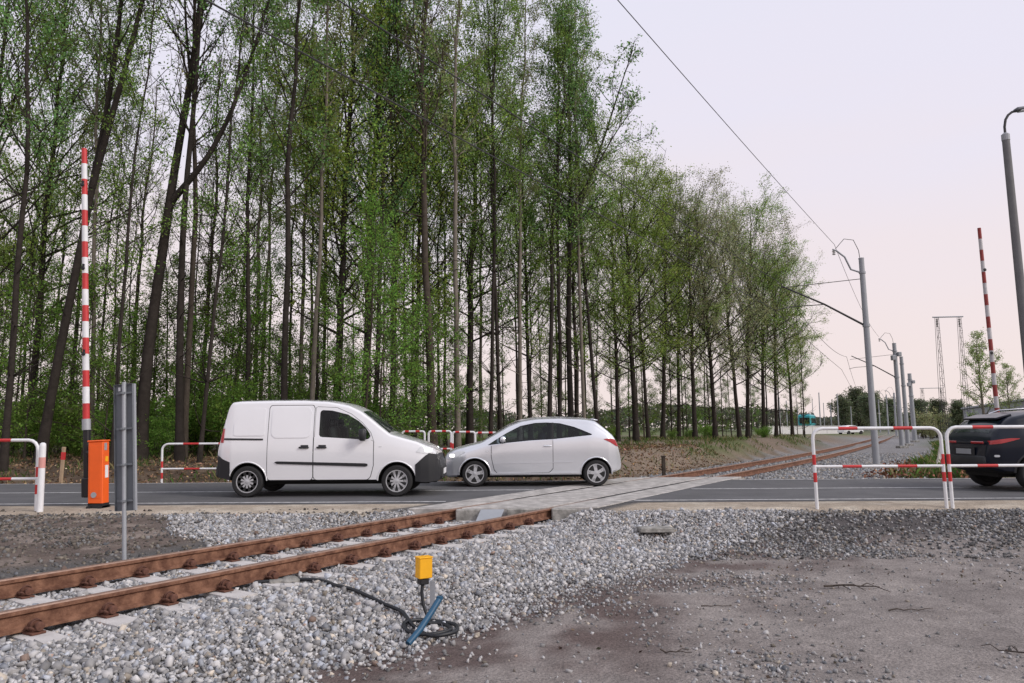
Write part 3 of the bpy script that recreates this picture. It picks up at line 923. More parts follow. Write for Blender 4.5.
for sgn in (-1, 1):
    # dark bumper corners
    lo = [(-2.28, .36), (-2.0, .345), (-1.955, .345)]; hi = [(-2.28, .80), (-2.15, .76), (-2.02, .70), (-1.93, .62)]
    side_patch(vb, 'rear_bumper_corner', [(-2.285, .40), (-2.02, .345)], [(-2.285, .84), (-2.17, .76), (-2.02, .70)], M['bumper'], van, sgn, .012)
    side_patch(vb, 'front_bumper_corner', [(1.70, .30), (1.9, .275), (2.17, .30)], [(1.70, .63), (1.80, .72), (1.90, .81), (1.97, .855), (2.05, .845), (2.17, .78)], M['bumper'], van, sgn, .012)
    for (wx, wz) in VW:   # arch lip
        m = MB(); pth = []
        for d in range(3, 180, 7):
            a = math.radians(d); x, z = wx + .388 * math.cos(a), wz + .388 * math.sin(a)
            pth.append((x, sgn * (vb.side(x, z) - .004), z))
        m.tube(pth, .016, 6); m.build('arch_lip', M['carwhite'] if wx < 0 else M['carwhite'], van, smooth=60)
    # doors with a dark gap round them
    for (x0, x1, nm_) in ((-1.265, -.355, 'sliding_door'), (-.335, .86, 'front_door')):
        z0, z1 = .345, 1.83 if x1 < 0 else 1.80
        if x1 < 0:
            lo, hi = rounded(x0, x1, z0, z1, .06)
            glo, ghi = rounded(x0 - .012, x1 + .010, z0 - .012, z1 + .012, .065)
        else:
            lo = [(x0, .40), (x0 + .02, .36), (x0 + .06, .345), (.74, .345), (.80, .39), (.86, .62)]
            hi = [(x0, 1.185), (-.17, 1.178), (.70, 1.125), (.80, 1.13), (.86, 1.10)]
            glo = [(x0 - .01, .38), (x0 + .05, .333), (.75, .333), (.81, .38), (.873, .62)]
            ghi = [(x0 - .01, 1.185), (-.17, 1.178), (.70, 1.125), (.81, 1.13), (.873, 1.10)]
        side_patch(vb, 'door_gap', glo, ghi, M['seam'], van, sgn, .0015, nz=14, nxs=44)
        d_ = side_patch(vb, nm_, lo, hi, M['carwhite'], van, sgn, .006, nz=14, nxs=44)
        hx_ = -.65 if x1 < 0 else -.285
        hx_ = -.53 if x1 < 0 else -.175
        m = MB(); yh_ = vb.side(hx_, 1.0) + .012
        m.box((hx_, sgn * (yh_ + .012), .985), (.205, .035, .036), bev=.012); m.box((hx_ + .01, sgn * (yh_ - .004), 1.0), (.15, .012, .07), bev=.004)
        m.build('door_handle', M['bumper'], d_, smooth=40)
    # pressed blind panels in place of windows
    lo, hi = rounded(-1.18, -.43, 1.205, 1.775, .10)
    side_patch(vb, 'pressed_panel_edge', *rounded(-1.205, -.405, 1.18, 1.80, .12), M['carwhite'], van, sgn, .016, nz=10)
    side_patch(vb, 'pressed_panel', lo, hi, M['carwhite'], van, sgn, .008, nz=10, th=.002) if False else None
    lo = [(-1.97, 1.25), (-1.93, 1.225), (-1.37, 1.225), (-1.345, 1.25)]
    hi = [(-1.97, 1.45), (-1.90, 1.62), (-1.78, 1.72), (-1.60, 1.765), (-1.37, 1.775), (-1.345, 1.75)]
    side_patch(vb, 'pressed_panel_edge', lo, hi, M['carwhite'], van, sgn, .010, nz=10)
    side_patch(vb, 'slide_rail', [(-2.16, 1.145), (-1.365, 1.135)], [(-2.16, 1.18), (-1.365, 1.168)], M['seam'], van, sgn, .010, nz=2)
    side_patch(vb, 'rub_strip', [(-1.11, .69), (-1.08, .665), (.72, .60), (.75, .615)], [(-1.11, .70), (-1.09, .715), (.72, .665), (.75, .655)], M['bumper'], van, sgn, .020, nz=3)
    # glass
    m = MB(); fr_ = [(-.328, 1.19), (-.328, 1.79), (-.29, 1.805), (.10, 1.785), (.40, 1.65), (.62, 1.48), (.80, 1.28), (.865, 1.11)]
    m.tube([(x, sgn * (vb.side(x, z) + .0005), z) for x, z in fr_], .004, 5); m.build('door_frame_gap', M['seam'], van)
    side_patch(vb, 'window', VLO, VHI, M['pane'], van, sgn, -.012, nz=8, th=.0005)
    side_patch(vb, 'tail_light', [(-2.235, 1.09), (-2.17, 1.09)], [(-2.235, 1.36), (-2.17, 1.52)], M['lampred'], van, sgn, .014, nz=6, nxs=8)
    side_patch(vb, 'reversing_lens', [(-2.205, 1.37), (-2.155, 1.37)], [(-2.205, 1.46), (-2.155, 1.56)], M['lampclear'], van, sgn, .016, nz=4, nxs=6)
    side_patch(vb, 'headlight', [(1.72, .88), (1.88, .845), (2.0, .86), (2.11, .86)], [(1.72, .90), (1.80, .99), (1.92, 1.0), (2.02, .96), (2.11, .88)], M['lampclear'], van, sgn, .008, nz=5)
    side_patch(vb, 'lit_bulb', *rounded(1.88, 2.03, .88, .955, .035), M['lit'], van, sgn, .012, nz=5, nxs=14)
    side_patch(vb, 'indicator', *rounded(.975, 1.03, .985, 1.01, .011), M['lampclear'], van, sgn, .008, nz=3, nxs=8)
    mirror_part(van, .66, 1.00, 1.235, (.13, .20, .24), sgn, M['bumper'], M['bumper'])
top_patch(vb, 'windscreen', .60, 1.15, lambda x: .64 + .10 * (x - .6), M['glass'], van)
m = MB(); m.box((2.185, 0, .46), (.06, 1.0, .22), bev=.02); m.build('grille', M['seam'], van)
m = MB(); m.box((2.222, 0, .47), (.01, .52, .11)); m.build('number_plate', M['white'], van)
m = MB(); m.box((-2.29, 0, .52), (.10, 1.55, .26), bev=.04); m.build('rear_bumper', M['bumper'], van)
m = MB(); m.box((-2.21, 0, 1.45), (.03, 1.3, .55), ry=.17, bev=.01); m.build('rear_window', M['glass'], van)
m = MB(); m.tube([(-.2, 0, 1.95), (-.22, 0, 2.0)], .018, 6); m.build('antenna', M['seam'], van)
tm, rm = wheel_meshes(.312, .19, .215, 10, (.032, .062))
add_wheels(van, VW, .90, .19, tm, rm)
m = MB(); m.box((0, 0, .30), (3.9, 1.15, .12)); m.box((-1.66, 0, .31), (.12, 1.3, .1)); m.box((1.335, 0, .31), (.12, 1.3, .1)); m.build('chassis', M['underbody'], van)

for s_ in (-1, 1):
    m = MB(); m.box((-.02, s_ * .38, 1.16), (.16, .46, .5), ry=-.18, bev=.05); m.box((-.09, s_ * .38, 1.48), (.10, .26, .18), ry=-.1, bev=.04); m.build('seat', M['seam'], van, 50)
m = MB(); m.box((-.21, 0, 1.45), (.02, .3, .5)); m.build('bulkhead_post', M['seam'], van)
side_patch(vb, 'fuel_flap_gap', *rounded(-1.93, -1.77, .90, 1.06, .03), M['seam'], van, 1, .0012, nz=6, nxs=12)
side_patch(vb, 'fuel_flap', *rounded(-1.925, -1.775, .905, 1.055, .03), M['carwhite'], van, 1, .004, nz=6, nxs=12)
for s_ in (-1, 1):
    m = MB(); m.lathe([(.05, -.01), (.045, .012), (.01, .016)], 12, 'X', (2.17, s_ * .46, .40)); m.build('fog_lamp', M['lampclear'], van)
    m = MB(); m.tube([(1.10, s_ * .05, 1.345), (.86, s_ * .42, 1.55)], .008, 5); m.build('wiper', M['seam'], van)
# ---- silver three-door hatchback, nose to -X in the world
car = empty('hatchback_car', (.49, 18.23, 0.0), math.pi, 'silver three-door hatchback meeting the white van on the crossing', 'car')
def hp(px_, py_): return (-(px_ - 532.5) / 42.5, (487 - py_) / 42.5)
htop = [(-2.06, .66), (-2.03, .80), (-1.97, .98), (-1.86, 1.20), (-1.64, 1.40), (-1.46, 1.545), (-1.20, 1.595), (-.60, 1.625), (-.05, 1.61), (.30, 1.555), (.60, 1.44), (.95, 1.22), (1.24, 1.045), (1.50, .985), (1.82, .905), (2.02, .81), (2.12, .68), (2.16, .52)]
hbot = [(-2.06, .36), (-1.8, .27), (-1.2, .215), (1.1, .205), (1.8, .21), (2.0, .20), (2.16, .28)]
hwid = [(-2.06, .56), (-1.95, .72), (-1.75, .83), (-1.3, .885), (0, .875), (1.2, .875), (1.6, .86), (1.9, .79), (2.05, .68), (2.16, .45)]
hbelt = [(-2.06, 1.02), (-1.4, 1.12), (-.4, 1.06), (.6, 1.00), (1.1, .93), (2.16, .60)]
hb = Body(htop, hbot, hwid, hbelt, .27, .11, .04, win=.07)
HW = [(-1.45, .30), (1.37, .30)]
HLO = [(-1.36, 1.185), (-1.33, 1.175), (-.45, 1.085), (.05, 1.06), (.69, 1.00), (1.06, .955)]
HHI = [(-1.36, 1.20), (-1.15, 1.29), (-.95, 1.37), (-.62, 1.455), (-.30, 1.475), (-.03, 1.465), (.30, 1.40), (.62, 1.24), (.90, 1.07), (1.06, .965)]
me = cut_arches(hb.mesh_mb().mesh('body', M['silver']), [M['silver'], M['underbody']], HW, .355, .875, None, [(HLO, HHI)]); me.name = 'body'
link(bpy.data.objects.new('body', me), car)
for sgn in (-1, 1):
    for (wx, wz) in HW:
        m = MB(); pth = []
        for d in range(-4, 187, 7):
            a = math.radians(d); x, z = wx + .368 * math.cos(a), wz + .368 * math.sin(a)
            pth.append((x, sgn * (hb.side(x, z) - .006), z))
        m.tube(pth, .018, 6); m.build('arch_lip', M['silver'], car, smooth=60)
    lo = [(-.44, .42), (-.36, .33), (.84, .31), (.92, .40), (.98, .68)]
    hi = [(-.44, 1.07), (.05, 1.045), (.69, .985), (.98, .945)]
    glo = [(-.452, .41), (-.37, .318), (.85, .298), (.932, .39), (.993, .68)]
    ghi = [(-.452, 1.07), (.05, 1.045), (.69, .985), (.993, .943)]
    side_patch(hb, 'door_gap', glo, ghi, M['seam'], car, sgn, .0012, nz=14, nxs=44)
    d_ = side_patch(hb, 'door', lo, hi, M['silver'], car, sgn, .005, nz=14, nxs=44)
    m = MB(); yh_ = hb.side(-.30, .93) + .014
    m.box((-.32, sgn * yh_, .93), (.19, .03, .035), bev=.012); m.build('door_handle', M['silver'], d_, smooth=40)
    side_patch(hb, 'window', HLO, HHI, M['pane_dark'], car, sgn, -.010, nz=9, nxs=50, th=.0005)
    side_patch(hb, 'window_pillar', [(-.49, 1.10), (-.43, 1.09)], [(-.47, 1.47), (-.41, 1.475)], M['seam'], car, sgn, .014, nz=6, nxs=6)
    side_patch(hb, 'tail_light', [(-1.985, .90), (-1.93, .92), (-1.80, 1.00), (-1.64, 1.075)], [(-1.985, .95), (-1.90, 1.07), (-1.78, 1.10), (-1.64, 1.085)], M['lampred'], car, sgn, .010, nz=5)
    side_patch(hb, 'headlight', [(1.60, .80), (1.80, .68), (1.98, .635), (2.05, .63)], [(1.60, .82), (1.75, .82), (1.95, .76), (2.05, .69)], M['lampclear'], car, sgn, .010, nz=5)
    side_patch(hb, 'lit_bulb', *rounded(1.84, 1.97, .68, .755, .03), M['lit'], car, sgn, .014, nz=5, nxs=12)
    side_patch(hb, 'sill_line', [(-1.05, .30), (.98, .285)], [(-1.05, .325), (.98, .315)], M['silver'], car, sgn, .022, nz=3)
    mirror_part(car, .72, .985, 1.09, (.12, .20, .14), sgn, M['silver'], M['seam'])
top_patch(hb, 'windscreen', .34, 1.20, lambda x: .52 + .10 * (x - .34), M['glass'], car)
top_patch(hb, 'rear_window', -1.83, -1.50, lambda x: .56, M['glass'], car)
m = MB(); m.box((-1.46, 0, 1.537), (.16, 1.06, .03), ry=-.22, bev=.012); m.build('roof_spoiler', M['silver'], car, smooth=40)
m = MB(); m.box((2.13, 0, .36), (.06, .8, .14), bev=.02); m.build('lower_grille', M['seam'], car)
m = MB(); m.box((-2.055, 0, .62), (.015, .52, .11)); m.build('number_plate', M['white'], car)
m = MB(); m.box((-2.02, 0, .47), (.10, 1.15, .16), bev=.05); m.build('rear_bumper', M['silver'], car, smooth=50)
tm, rm = wheel_meshes(.30, .19, .212, 5, (.075, .10))
add_wheels(car, HW, .875, .19, tm, rm)
m = MB(); m.box((0, 0, .25), (3.5, 1.1, .10)); m.box((-1.45, 0, .3), (.1, 1.3, .1)); m.box((1.37, 0, .3), (.1, 1.3, .1)); m.build('chassis', M['underbody'], car)

for s_ in (-1, 1):
    m = MB(); m.box((-.20, s_ * .36, 1.02), (.16, .44, .45), ry=-.25, bev=.05); m.box((-.30, s_ * .36, 1.31), (.09, .24, .16), ry=-.1, bev=.04); m.build('seat', M['seam'], car, 50)
    m = MB(); m.box((-1.02, s_ * .34, 1.16), (.12, .5, .22), ry=-.25, bev=.05); m.build('rear_seat', M['seam'], car, 50)
side_patch(hb, 'fuel_flap_gap', *rounded(-1.62, -1.46, .80, .96, .04), M['seam'], car, -1, .0012, nz=6, nxs=12)
side_patch(hb, 'fuel_flap', *rounded(-1.615, -1.465, .805, .955, .04), M['silver'], car, -1, .004, nz=6, nxs=12)
for s_ in (-1, 1):
    side_patch(hb, 'side_repeater', *rounded(1.06, 1.13, .80, .83, .014), M['lampclear'], car, s_, .006, nz=3, nxs=8)
    side_patch(hb, 'rub_line', [(-.9, .555), (.95, .525)], [(-.9, .57), (.95, .54)], M['silver'], car, s_, .010, nz=2)
# ---- dark sport utility car leaving to the right
suv = empty('suv_car', (12.05, 16.10, 0.0), 0.0, 'dark blue sport utility car seen from behind beyond the railing', 'car')
stop = [(-2.33, .62), (-2.31, .95), (-2.24, 1.10), (-2.10, 1.28), (-1.86, 1.50), (-1.72, 1.575), (-1.4, 1.635), (-.6, 1.69), (.1, 1.67), (.5, 1.58), (.9, 1.36), (1.25, 1.16), (1.7, 1.08), (2.1, .96), (2.25, .80), (2.33, .60)]
sbot = [(-2.33, .46), (-2.0, .36), (-1.3, .30), (1.4, .29), (2.0, .28), (2.33, .36)]
swid = [(-2.33, .68), (-2.26, .80), (-2.1, .88), (-1.7, .93), (0, .935), (1.6, .92), (2.0, .82), (2.2, .66), (2.33, .5)]
sbelt = [(-2.33, 1.02), (-1.5, 1.14), (0, 1.08), (1.2, 1.0), (2.33, .72)]
sb = Body(stop, sbot, swid, sbelt, .30, .15, .04)
SW = [(-1.40, .37), (1.38, .37)]
me = cut_arches(sb.mesh_mb().mesh('body', M['navy']), [M['navy'], M['underbody']], SW, .44, .935); me.name = 'body'
link(bpy.data.objects.new('body', me), suv)
for sgn in (-1, 1):
    for (wx, wz) in SW:
        m = MB(); pth = []
        for d in range(-4, 185, 7):
            a = math.radians(d); x, z = wx + .455 * math.cos(a), wz + .455 * math.sin(a)
            pth.append((x, sgn * (sb.side(x, z) - .006), z))
        m.tube(pth, .026, 6); m.build('arch_lip', M['bumper'], suv, smooth=60)
    lo = [(-1.55, 1.22), (-1.0, 1.16), (.2, 1.12), (.95, 1.06)]
    hi = [(-1.55, 1.30), (-1.2, 1.47), (-.6, 1.555), (.1, 1.53), (.5, 1.42), (.95, 1.10)]
    side_patch(sb, 'window', lo, hi, M['glass'], suv, sgn, .010, nz=8)
    side_patch(sb, 'window_trim', [(p, q - .03) for p, q in lo], [(p, q - .008) for p, q in lo], M['chrome'], suv, sgn, .010, nz=2)
    for (x0, x1) in ((-1.05, -.10), (-.08, .95)):
        d_ = side_patch(sb, 'door', *rounded(x0, x1, .42, 1.07, .07), M['navy'], suv, sgn, .006, nz=10)
        m = MB(); m.box((x0 + .2, sgn * (sb.side(x0 + .2, 1.0) + .02), .98), (.2, .03, .035), bev=.012); m.build('door_handle', M['navy'], d_)
    side_patch(sb, 'tail_light', [(-2.27, .955), (-2.1, .975), (-1.86, 1.035), (-1.74, 1.07)], [(-2.27, 1.03), (-2.1, 1.06), (-1.90, 1.085), (-1.74, 1.08)], M['lampred'], suv, sgn, .014, nz=4)
    m = MB(); m.box((-2.332, sgn * .47, .99), (.03, .42, .05), bev=.012); m.build('tail_light', M['lampred'], suv)
    m = MB(); m.box((-2.30, sgn * .62, .66), (.05, .17, .05), bev=.012); m.build('reflector', M['lampred'], suv)
    side_patch(sb, 'fog_light', *rounded(-2.22, -2.13, .70, .745, .02), M['lampclear'], suv, sgn, .012, nz=3, nxs=8)
    m = MB(); m.tube([(-1.35, sgn * .62, 1.60), (-1.1, sgn * .64, 1.68), (-.5, sgn * .66, 1.715), (.1, sgn * .64, 1.69), (.35, sgn * .62, 1.60)], .017, 6); m.build('roof_rail', M['chrome'], suv, smooth=60)
    mirror_part(suv, .85, 1.05, 1.12, (.12, .20, .15), sgn, M['navy'], M['seam'])
    side_patch(sb, 'headlight', [(1.8, .80), (2.2, .74)], [(1.8, .90), (2.0, .90), (2.2, .80)], M['lampclear'], suv, sgn, .010, nz=4)
top_patch(sb, 'rear_window', -2.16, -1.88, lambda x: .60, M['glass'], suv)
top_patch(sb, 'windscreen', .42, 1.15, lambda x: .58, M['glass'], suv)
m = MB(); m.box((-1.80, 0, 1.525), (.34, 1.16, .04), ry=-.26, bev=.012); m.build('roof_spoiler', M['navy'], suv, smooth=40)
m = MB(); m.box((-2.33, 0, .60), (.08, 1.42, .24), bev=.05); m.build('rear_bumper', M['bumper'], suv, smooth=50)
m = MB(); m.box((-2.345, .0, .80), (.012, .52, .11)); m.build('number_plate', M['galv'], suv)
m = MB(); m.box((-2.337, 0, .80), (.01, .74, .19), bev=.004); m.build('plate_recess', M['seam'], suv)
m = MB(); m.box((-2.05, 0, 1.33), (.02, .5, .02), ry=-.7); m.build('rear_wiper', M['seam'], suv)
m = MB(); m.box((-2.335, 0, .985), (.02, .5, .03), bev=.006); m.build('tailgate_trim', M['seam'], suv)
m = MB(); m.box((2.30, 0, .55), (.06, 1.0, .25), bev=.02); m.build('grille', M['seam'], suv)
tm, rm = wheel_meshes(.37, .23, .265, 10, (.03, .05))
add_wheels(suv, SW, .935, .23, tm, rm)
m = MB(); m.box((0, 0, .34), (4.0, 1.1, .12)); m.box((-1.40, 0, .37), (.1, 1.3, .1)); m.box((1.38, 0, .37), (.1, 1.3, .1)); m.build('chassis', M['underbody'], suv)

# ------------------------------------------------------------------ railings
def railing(x0, x1, y, top, mid, label, group, zb=0.0, r=.028, bands=(), lean=0.0, c=.17, reds=((.16, .32), (.64, .80))):
    """hooped tube railing, painted white with red bands; bands sit 1 mm proud of the tube"""
    root = empty('railing', (x0, y, zb), 0, label, 'railing', group)
    L = x1 - x0
    pth = [(0 + lean * 0, 0, -.25), (lean * (top - c) * -1 * -1 * 0, 0, top - c)]
    sh = lambda z: -lean * z
    pth = [(sh(-.25), 0, -.25), (sh(.3), 0, .3), (sh(top - c), 0, top - c)]
    for a in (22, 45, 67, 90):
        t = math.radians(a); pth.append((c - c * math.cos(t) + sh(top), 0, top - c + c * math.sin(t)))
    for a in (0, 23, 45, 68, 90):
        t = math.radians(a); pth.append((L - c + c * math.sin(t) + sh(top), 0, top - c + c * math.cos(t)))
    pth += [(L + sh(.3), 0, .3), (L + sh(-.25), 0, -.25)]
    m = MB(); m.tube(pth, r, 12); m.build('hoop', M['white'], root, smooth=50)
    m = MB(); m.tube([(sh(mid), 0, mid), (L + sh(mid), 0, mid)], r * .85, 12); m.build('mid_rail', M['white'], root, smooth=50)
    def band(p, q, rr_):
        m = MB(); m.tube([p, q], rr_ + .0012, 12, cap=False); m.build('red_band', M['red'], root, smooth=50)
    for a, b_ in reds:
        band((a * L + sh(top), 0, top), (b_ * L + sh(top), 0, top), r)
        band((a * L + .03 + sh(mid), 0, mid), (b_ * L + .03 + sh(mid), 0, mid), r * .85)
    for xx in (0, L):
        band((xx + sh(mid + .03), 0, mid + .03), (xx + sh(mid + .2), 0, mid + .2), r)
        band((xx + sh(mid - .26), 0, mid - .26), (xx + sh(mid - .1), 0, mid - .1), r)
    return root
G1 = 'red and white railings in front of the road'
railing(5.12, 7.30, 12.70, 1.32, .68, 'red and white hoop railing standing alone before the grey mast', G1, -.01, reds=((.20, .35), (.63, .78)), lean=.012)
railing(7.40, 9.60, 12.70, 1.33, .68, 'red and white hoop railing in front of the dark blue car', G1, -.01, reds=((.20, .36), (.63, .79)), lean=.012)
railing(-10.52, -8.19, 12.95, 1.19, .53, 'red and white hoop railing beside the plain white post', G1, .0, lean=.03, reds=((.20, .36), (.62, .80)))
railing(-9.35, -7.25, 20.0, 1.08, .42, 'red and white hoop railing beyond the road behind the van tail', 'red and white railings beyond the road', float(gz(-9, 20)), lean=.03, reds=((.27, .47), (.72, .9)))
fx = [-3.55, -2.70, -1.93, -1.20]
far_lab = ['hoop railing nearest the van bonnet, among the row before the wood', 'second hoop railing from the van bonnet in the row before the wood',
           'third hoop railing from the van bonnet in the row before the wood', 'hoop railing at the silver car windscreen, last of the row before the wood']
for i in range(4):
    railing(fx[i], fx[i] + .72, 24.0, .86, .30, far_lab[i], 'low white railings before the wood', float(gz(fx[i], 24.0)), r=.034, reds=((.12, .30), (.6, .78)), c=.08)

# plain posts
m = MB(); m.lathe([(.052, -.2), (.052, 1.08), (.046, 1.13), (.02, 1.15), (.001, 1.151)], 16)
post = m.build('marker_post', M['white'], None, 50, (-8.03, 12.80, 0)); post.rotation_euler = (0, -.02, 0)
tag(post, 'plain white round marker post beside the railing end', 'post')
m = MB(); m.tube([(0, 0, .72), (0, 0, .90)], .0535, 16, cap=False); o = m.build('reflector_band', mat('faded_shaded_red', (.62, .30, .27), .6), post, 50)
st = empty('survey_stake', (-11.98, 19.9, float(gz(-11.98, 19.9))), 0, 'thin wooden stake with a red band at the edge of the wood', 'stake')
st.rotation_euler = (0, .03, 0)
m = MB(); m.box((0, 0, .42), (.085, .06, 1.15), bev=.01); m.build('stake_shaft', M['wood'], st)
m = MB(); m.box((0, 0, .76), (.09, .065, .20)); m.build('red_band', M['red'], st)
sp = empty('short_post', (4.75, 23.6, float(gz(4.75, 23.6)) - .05), 0, 'short dark weathered post on the grassy bank by the track', 'post')
m = MB(); m.box((0, 0, .30), (.11, .11, .75), bev=.015); m.build('post_shaft', M['bark_m'], sp)
m = MB(); m.box((0, 0, .69), (.15, .15, .03), bev=.006); m.build('post_cap', M['bark_m'], sp)

# ------------------------------------------------------------------ level crossing barriers
def striped_arm(root, p0, p1, r0, r1, n, first_red, cr_='red', cw_='white'):
    p0, p1 = Vector(p0), Vector(p1)
    o = None
    for i in range(n):
        a, b_ = i / n, (i + 1) / n
        m = MB(); m.tube([p0.lerp(p1, a), p0.lerp(p1, b_)], [r0 + (r1 - r0) * a, r0 + (r1 - r0) * b_], 12, cap=(i in (0, n - 1)))
        m.build('red_stripe' if (i % 2 == 0) == first_red else 'white_stripe', M[cr_] if (i % 2 == 0) == first_red else M[cw_], root, 50)
bar = empty('barrier_gate', (-7.38, 13.40, 0), 0, 'orange barrier machine with its red and white arm raised upright', 'barrier')
bar.location.x = -7.37
m = MB(); m.box((0, 0, .60), (.26, .22, 1.10), bev=.012, rz=0)
cab = m.build('cabinet', M['orange'], bar); cab.rotation_euler = (0, -.05, 0)
m = MB(); m.box((0, 0, 1.165), (.29, .25, .03), bev=.012, rz=0); m.build('cabinet_lid', M['orange'], bar).rotation_euler = (0, -.05, 0)
ca, sa = 1.0, 0.0
loc = lambda x, y, z: (x * ca - y * sa, x * sa + y * ca, z)
m = MB(); m.box(loc(0, -.112, .62), (.20, .006, .92), rz=0, bev=.002); m.build('door', M['orange'], cab)
m = MB(); m.lathe([(.05, -.004), (.05, .004)], 16, 'Y', (0, 0, 0))
o = m.build('round_badge', M['galv'], cab); o.location = loc(-.02, -.12, .22); o.rotation_euler = (0, 0, 0)
m = MB(); m.box(loc(.132, .02, .62), (.006, .10, .22), rz=0); m.build('rating_sticker', M['white'], cab)
m = MB(); m.box(loc(.132, .02, .84), (.006, .09, .09), rz=0); m.build('warning_sticker', M['yellow'], cab)
m = MB(); m.box(loc(.132, -.02, 1.06), (.006, .08, .13), rz=0); m.build('keyhole_plate', M['galv'], cab)
m = MB(); m.box(loc(0, 0, .03), (.26, .22, .09), rz=0); m.box(loc(-.10, 0, .0), (.06, .32, .05), rz=0); m.box(loc(.10, 0, .0), (.06, .32, .05), rz=0); m.build('foot_frame', M['black'], bar)
m = MB(); m.tube([(0, .05, .95), (-.34, .16, .95)], .05, 12); m.build('pivot_shaft', M['black'], bar, 50)
A0, A1, A2 = (-.31, .16, .18), (-.40, .16, 1.54), (-.75, .16, 6.68)
m = MB(); m.box((-.345, .17, .80), (.10, .10, 1.30), bev=.015, ry=-.066); m.box((-.315, .17, .33), (.14, .16, .34), bev=.015, ry=-.066); m.build('counterweight_beam', M['black'], bar)
m = MB(); m.tube([(-.385, .16, 1.36), (-.40, .16, 1.56)], .072, 12); m.build('arm_clamp', M['galv'], bar, 50)
striped_arm(bar, A1, A2, .058, .047, 17, True)
for zz in (5.95, 4.35, 2.75):
    u = (zz - 1.54) / (6.68 - 1.54); x_ = A1[0] + (A2[0] - A1[0]) * u
    m = MB(); m.lathe([(.028, -.02), (.04, .0), (.028, .02)], 10, 'Y', (x_ + .0, .085, zz)); m.box((x_, .10, zz + .05), (.03, .03, .06)); m.build('arm_lamp', M['black'], bar)
b2 = empty('barrier_gate', (13.05, 20.35, 0), 0, 'distant barrier with its red and white arm raised behind the dark car', 'barrier', None)
m = MB(); m.box((.28, 0, .60), (.36, .36, 1.10), bev=.012); m.build('cabinet', M['orange'], b2)
m = MB(); m.box((.28, 0, 1.165), (.40, .40, .03), bev=.012); m.build('cabinet_lid', M['orange'], b2)
m = MB(); m.box((.28, 0, .03), (.32, .32, .08)); m.build('foot_frame', M['black'], b2)
m = MB(); m.box((.06, -.25, .85), (.10, .10, 1.35), bev=.015); m.build('counterweight_beam', M['black'], b2)
m = MB(); m.tube([(.28, -.05, .95), (.05, -.28, .95)], .05, 12); m.build('pivot_shaft', M['black'], b2, 50)
striped_arm(b2, (.06, -.25, 1.50), (-.03, -.25, 6.80), .058, .045, 17, True, 'red_shaded', 'white_shaded')  # stripe colours darkened because the arm faces away from the light
for zz in (5.6, 3.3):
    m = MB(); m.lathe([(.03, -.02), (.045, .0), (.03, .02)], 10, 'Y', (-.02, -.34, zz)); m.build('arm_lamp', M['black'], b2)

# ------------------------------------------------------------------ sign seen from behind
sg = empty('road_sign', (-4.50, 8.80, float(gz(-4.5, 8.8)) - .02), 0, 'tall narrow grey sign board seen from behind on a steel pole', 'sign')
sg.rotation_euler = (0, -.065, 0)
m = MB(); m.tube([(0, 0, -.1), (.02, 0, 2.15)], .024, 12); m.build('pole', M['galv'], sg, 50)
RZ = -.18
m = MB()
m.box((0.0, .045, 1.385), (.245, .004, 1.48), rz=RZ)
for sx in (-1, 1): m.box((sx * .1225 * math.cos(RZ), .045 - .014 + sx * .1225 * math.sin(RZ), 1.385), (.005, .03, 1.48), rz=RZ)
for sz in (.645, 2.125): m.box((0, .031, sz), (.245, .03, .005), rz=RZ)
m.build('board', M['signgrey'], sg)
m = MB(); m.box((.128, .036, 1.385), (.006, .036, 1.485), rz=RZ); m.build('board_edge', M['galv'], sg)
for zz in (.76, 1.18, 1.60, 2.02):
    m = MB(); m.box((.01, .018, zz), (.20, .018, .022), rz=RZ); m.tube([(.013, -.03, zz - .012), (.013, -.03, zz + .012)], .032, 12); m.build('clamp', M['signgrey'], sg)
m = MB(); m.box((-.055, .038, 2.07), (.028, .004, .045), rz=RZ); m.build('sticker', M['white'], sg)

# ------------------------------------------------------------------ yellow trackside box with its cable
yb = empty('trackside_box', (-.78, 6.80, float(gz(-.78, 6.8))), 0, 'small yellow trackside box on a stub pole above the ballast', 'junction box')
z0 = -float(gz(-.78, 6.8))
m = MB(); m.box((-.02, 0, z0 + .115), (.125, .10, .175), rz=.55, bev=.006); bx = m.build('box', M['yellow'], yb)
m = MB(); m.box((-.02, 0, z0 + .208), (.135, .11, .012), rz=.55, bev=.004); m.build('lid', M['yellow'], bx)
m = MB(); m.box((-.025, 0, z0 + .0), (.085, .08, .055), rz=.55, bev=.008); m.build('cable_gland', M['black'], yb)
m = MB(); m.box((.055, .03, z0 - .21), (.045, .012, .40)); m.build('stub_pole', M['galv'], yb)
m = MB(); m.tube([(-.03, 0, z0 - .02), (-.035, -.01, z0 - .10), (-.02, -.02, z0 - .20), (.02, -.03, z0 - .30), (.04, -.06, z0 - .355)], .015, 8); m.build('lead', M['cable'], yb, 60)
def on_ground(pts, dz=.02):
    """spread a loose cable over the stones"""
    P_ = [Vector((x, y, 0)) for x, y in pts]
    o_ = []
    for i in range(len(P_) - 1):
        a, b_, c_, d_ = P_[max(i - 1, 0)], P_[i], P_[i + 1], P_[min(i + 2, len(P_) - 1)]
        for k in range(6):
            t = k / 6
            q = .5 * ((2 * b_) + (c_ - a) * t + (2 * a - 5 * b_ + 4 * c_ - d_) * t * t + (3 * b_ - a - 3 * c_ + d_) * t ** 3)
            o_.append((q.x, q.y, float(gz(q.x, q.y)) + dz))
    return o_ + [(P_[-1].x, P_[-1].y, float(gz(P_[-1].x, P_[-1].y)) + dz)]
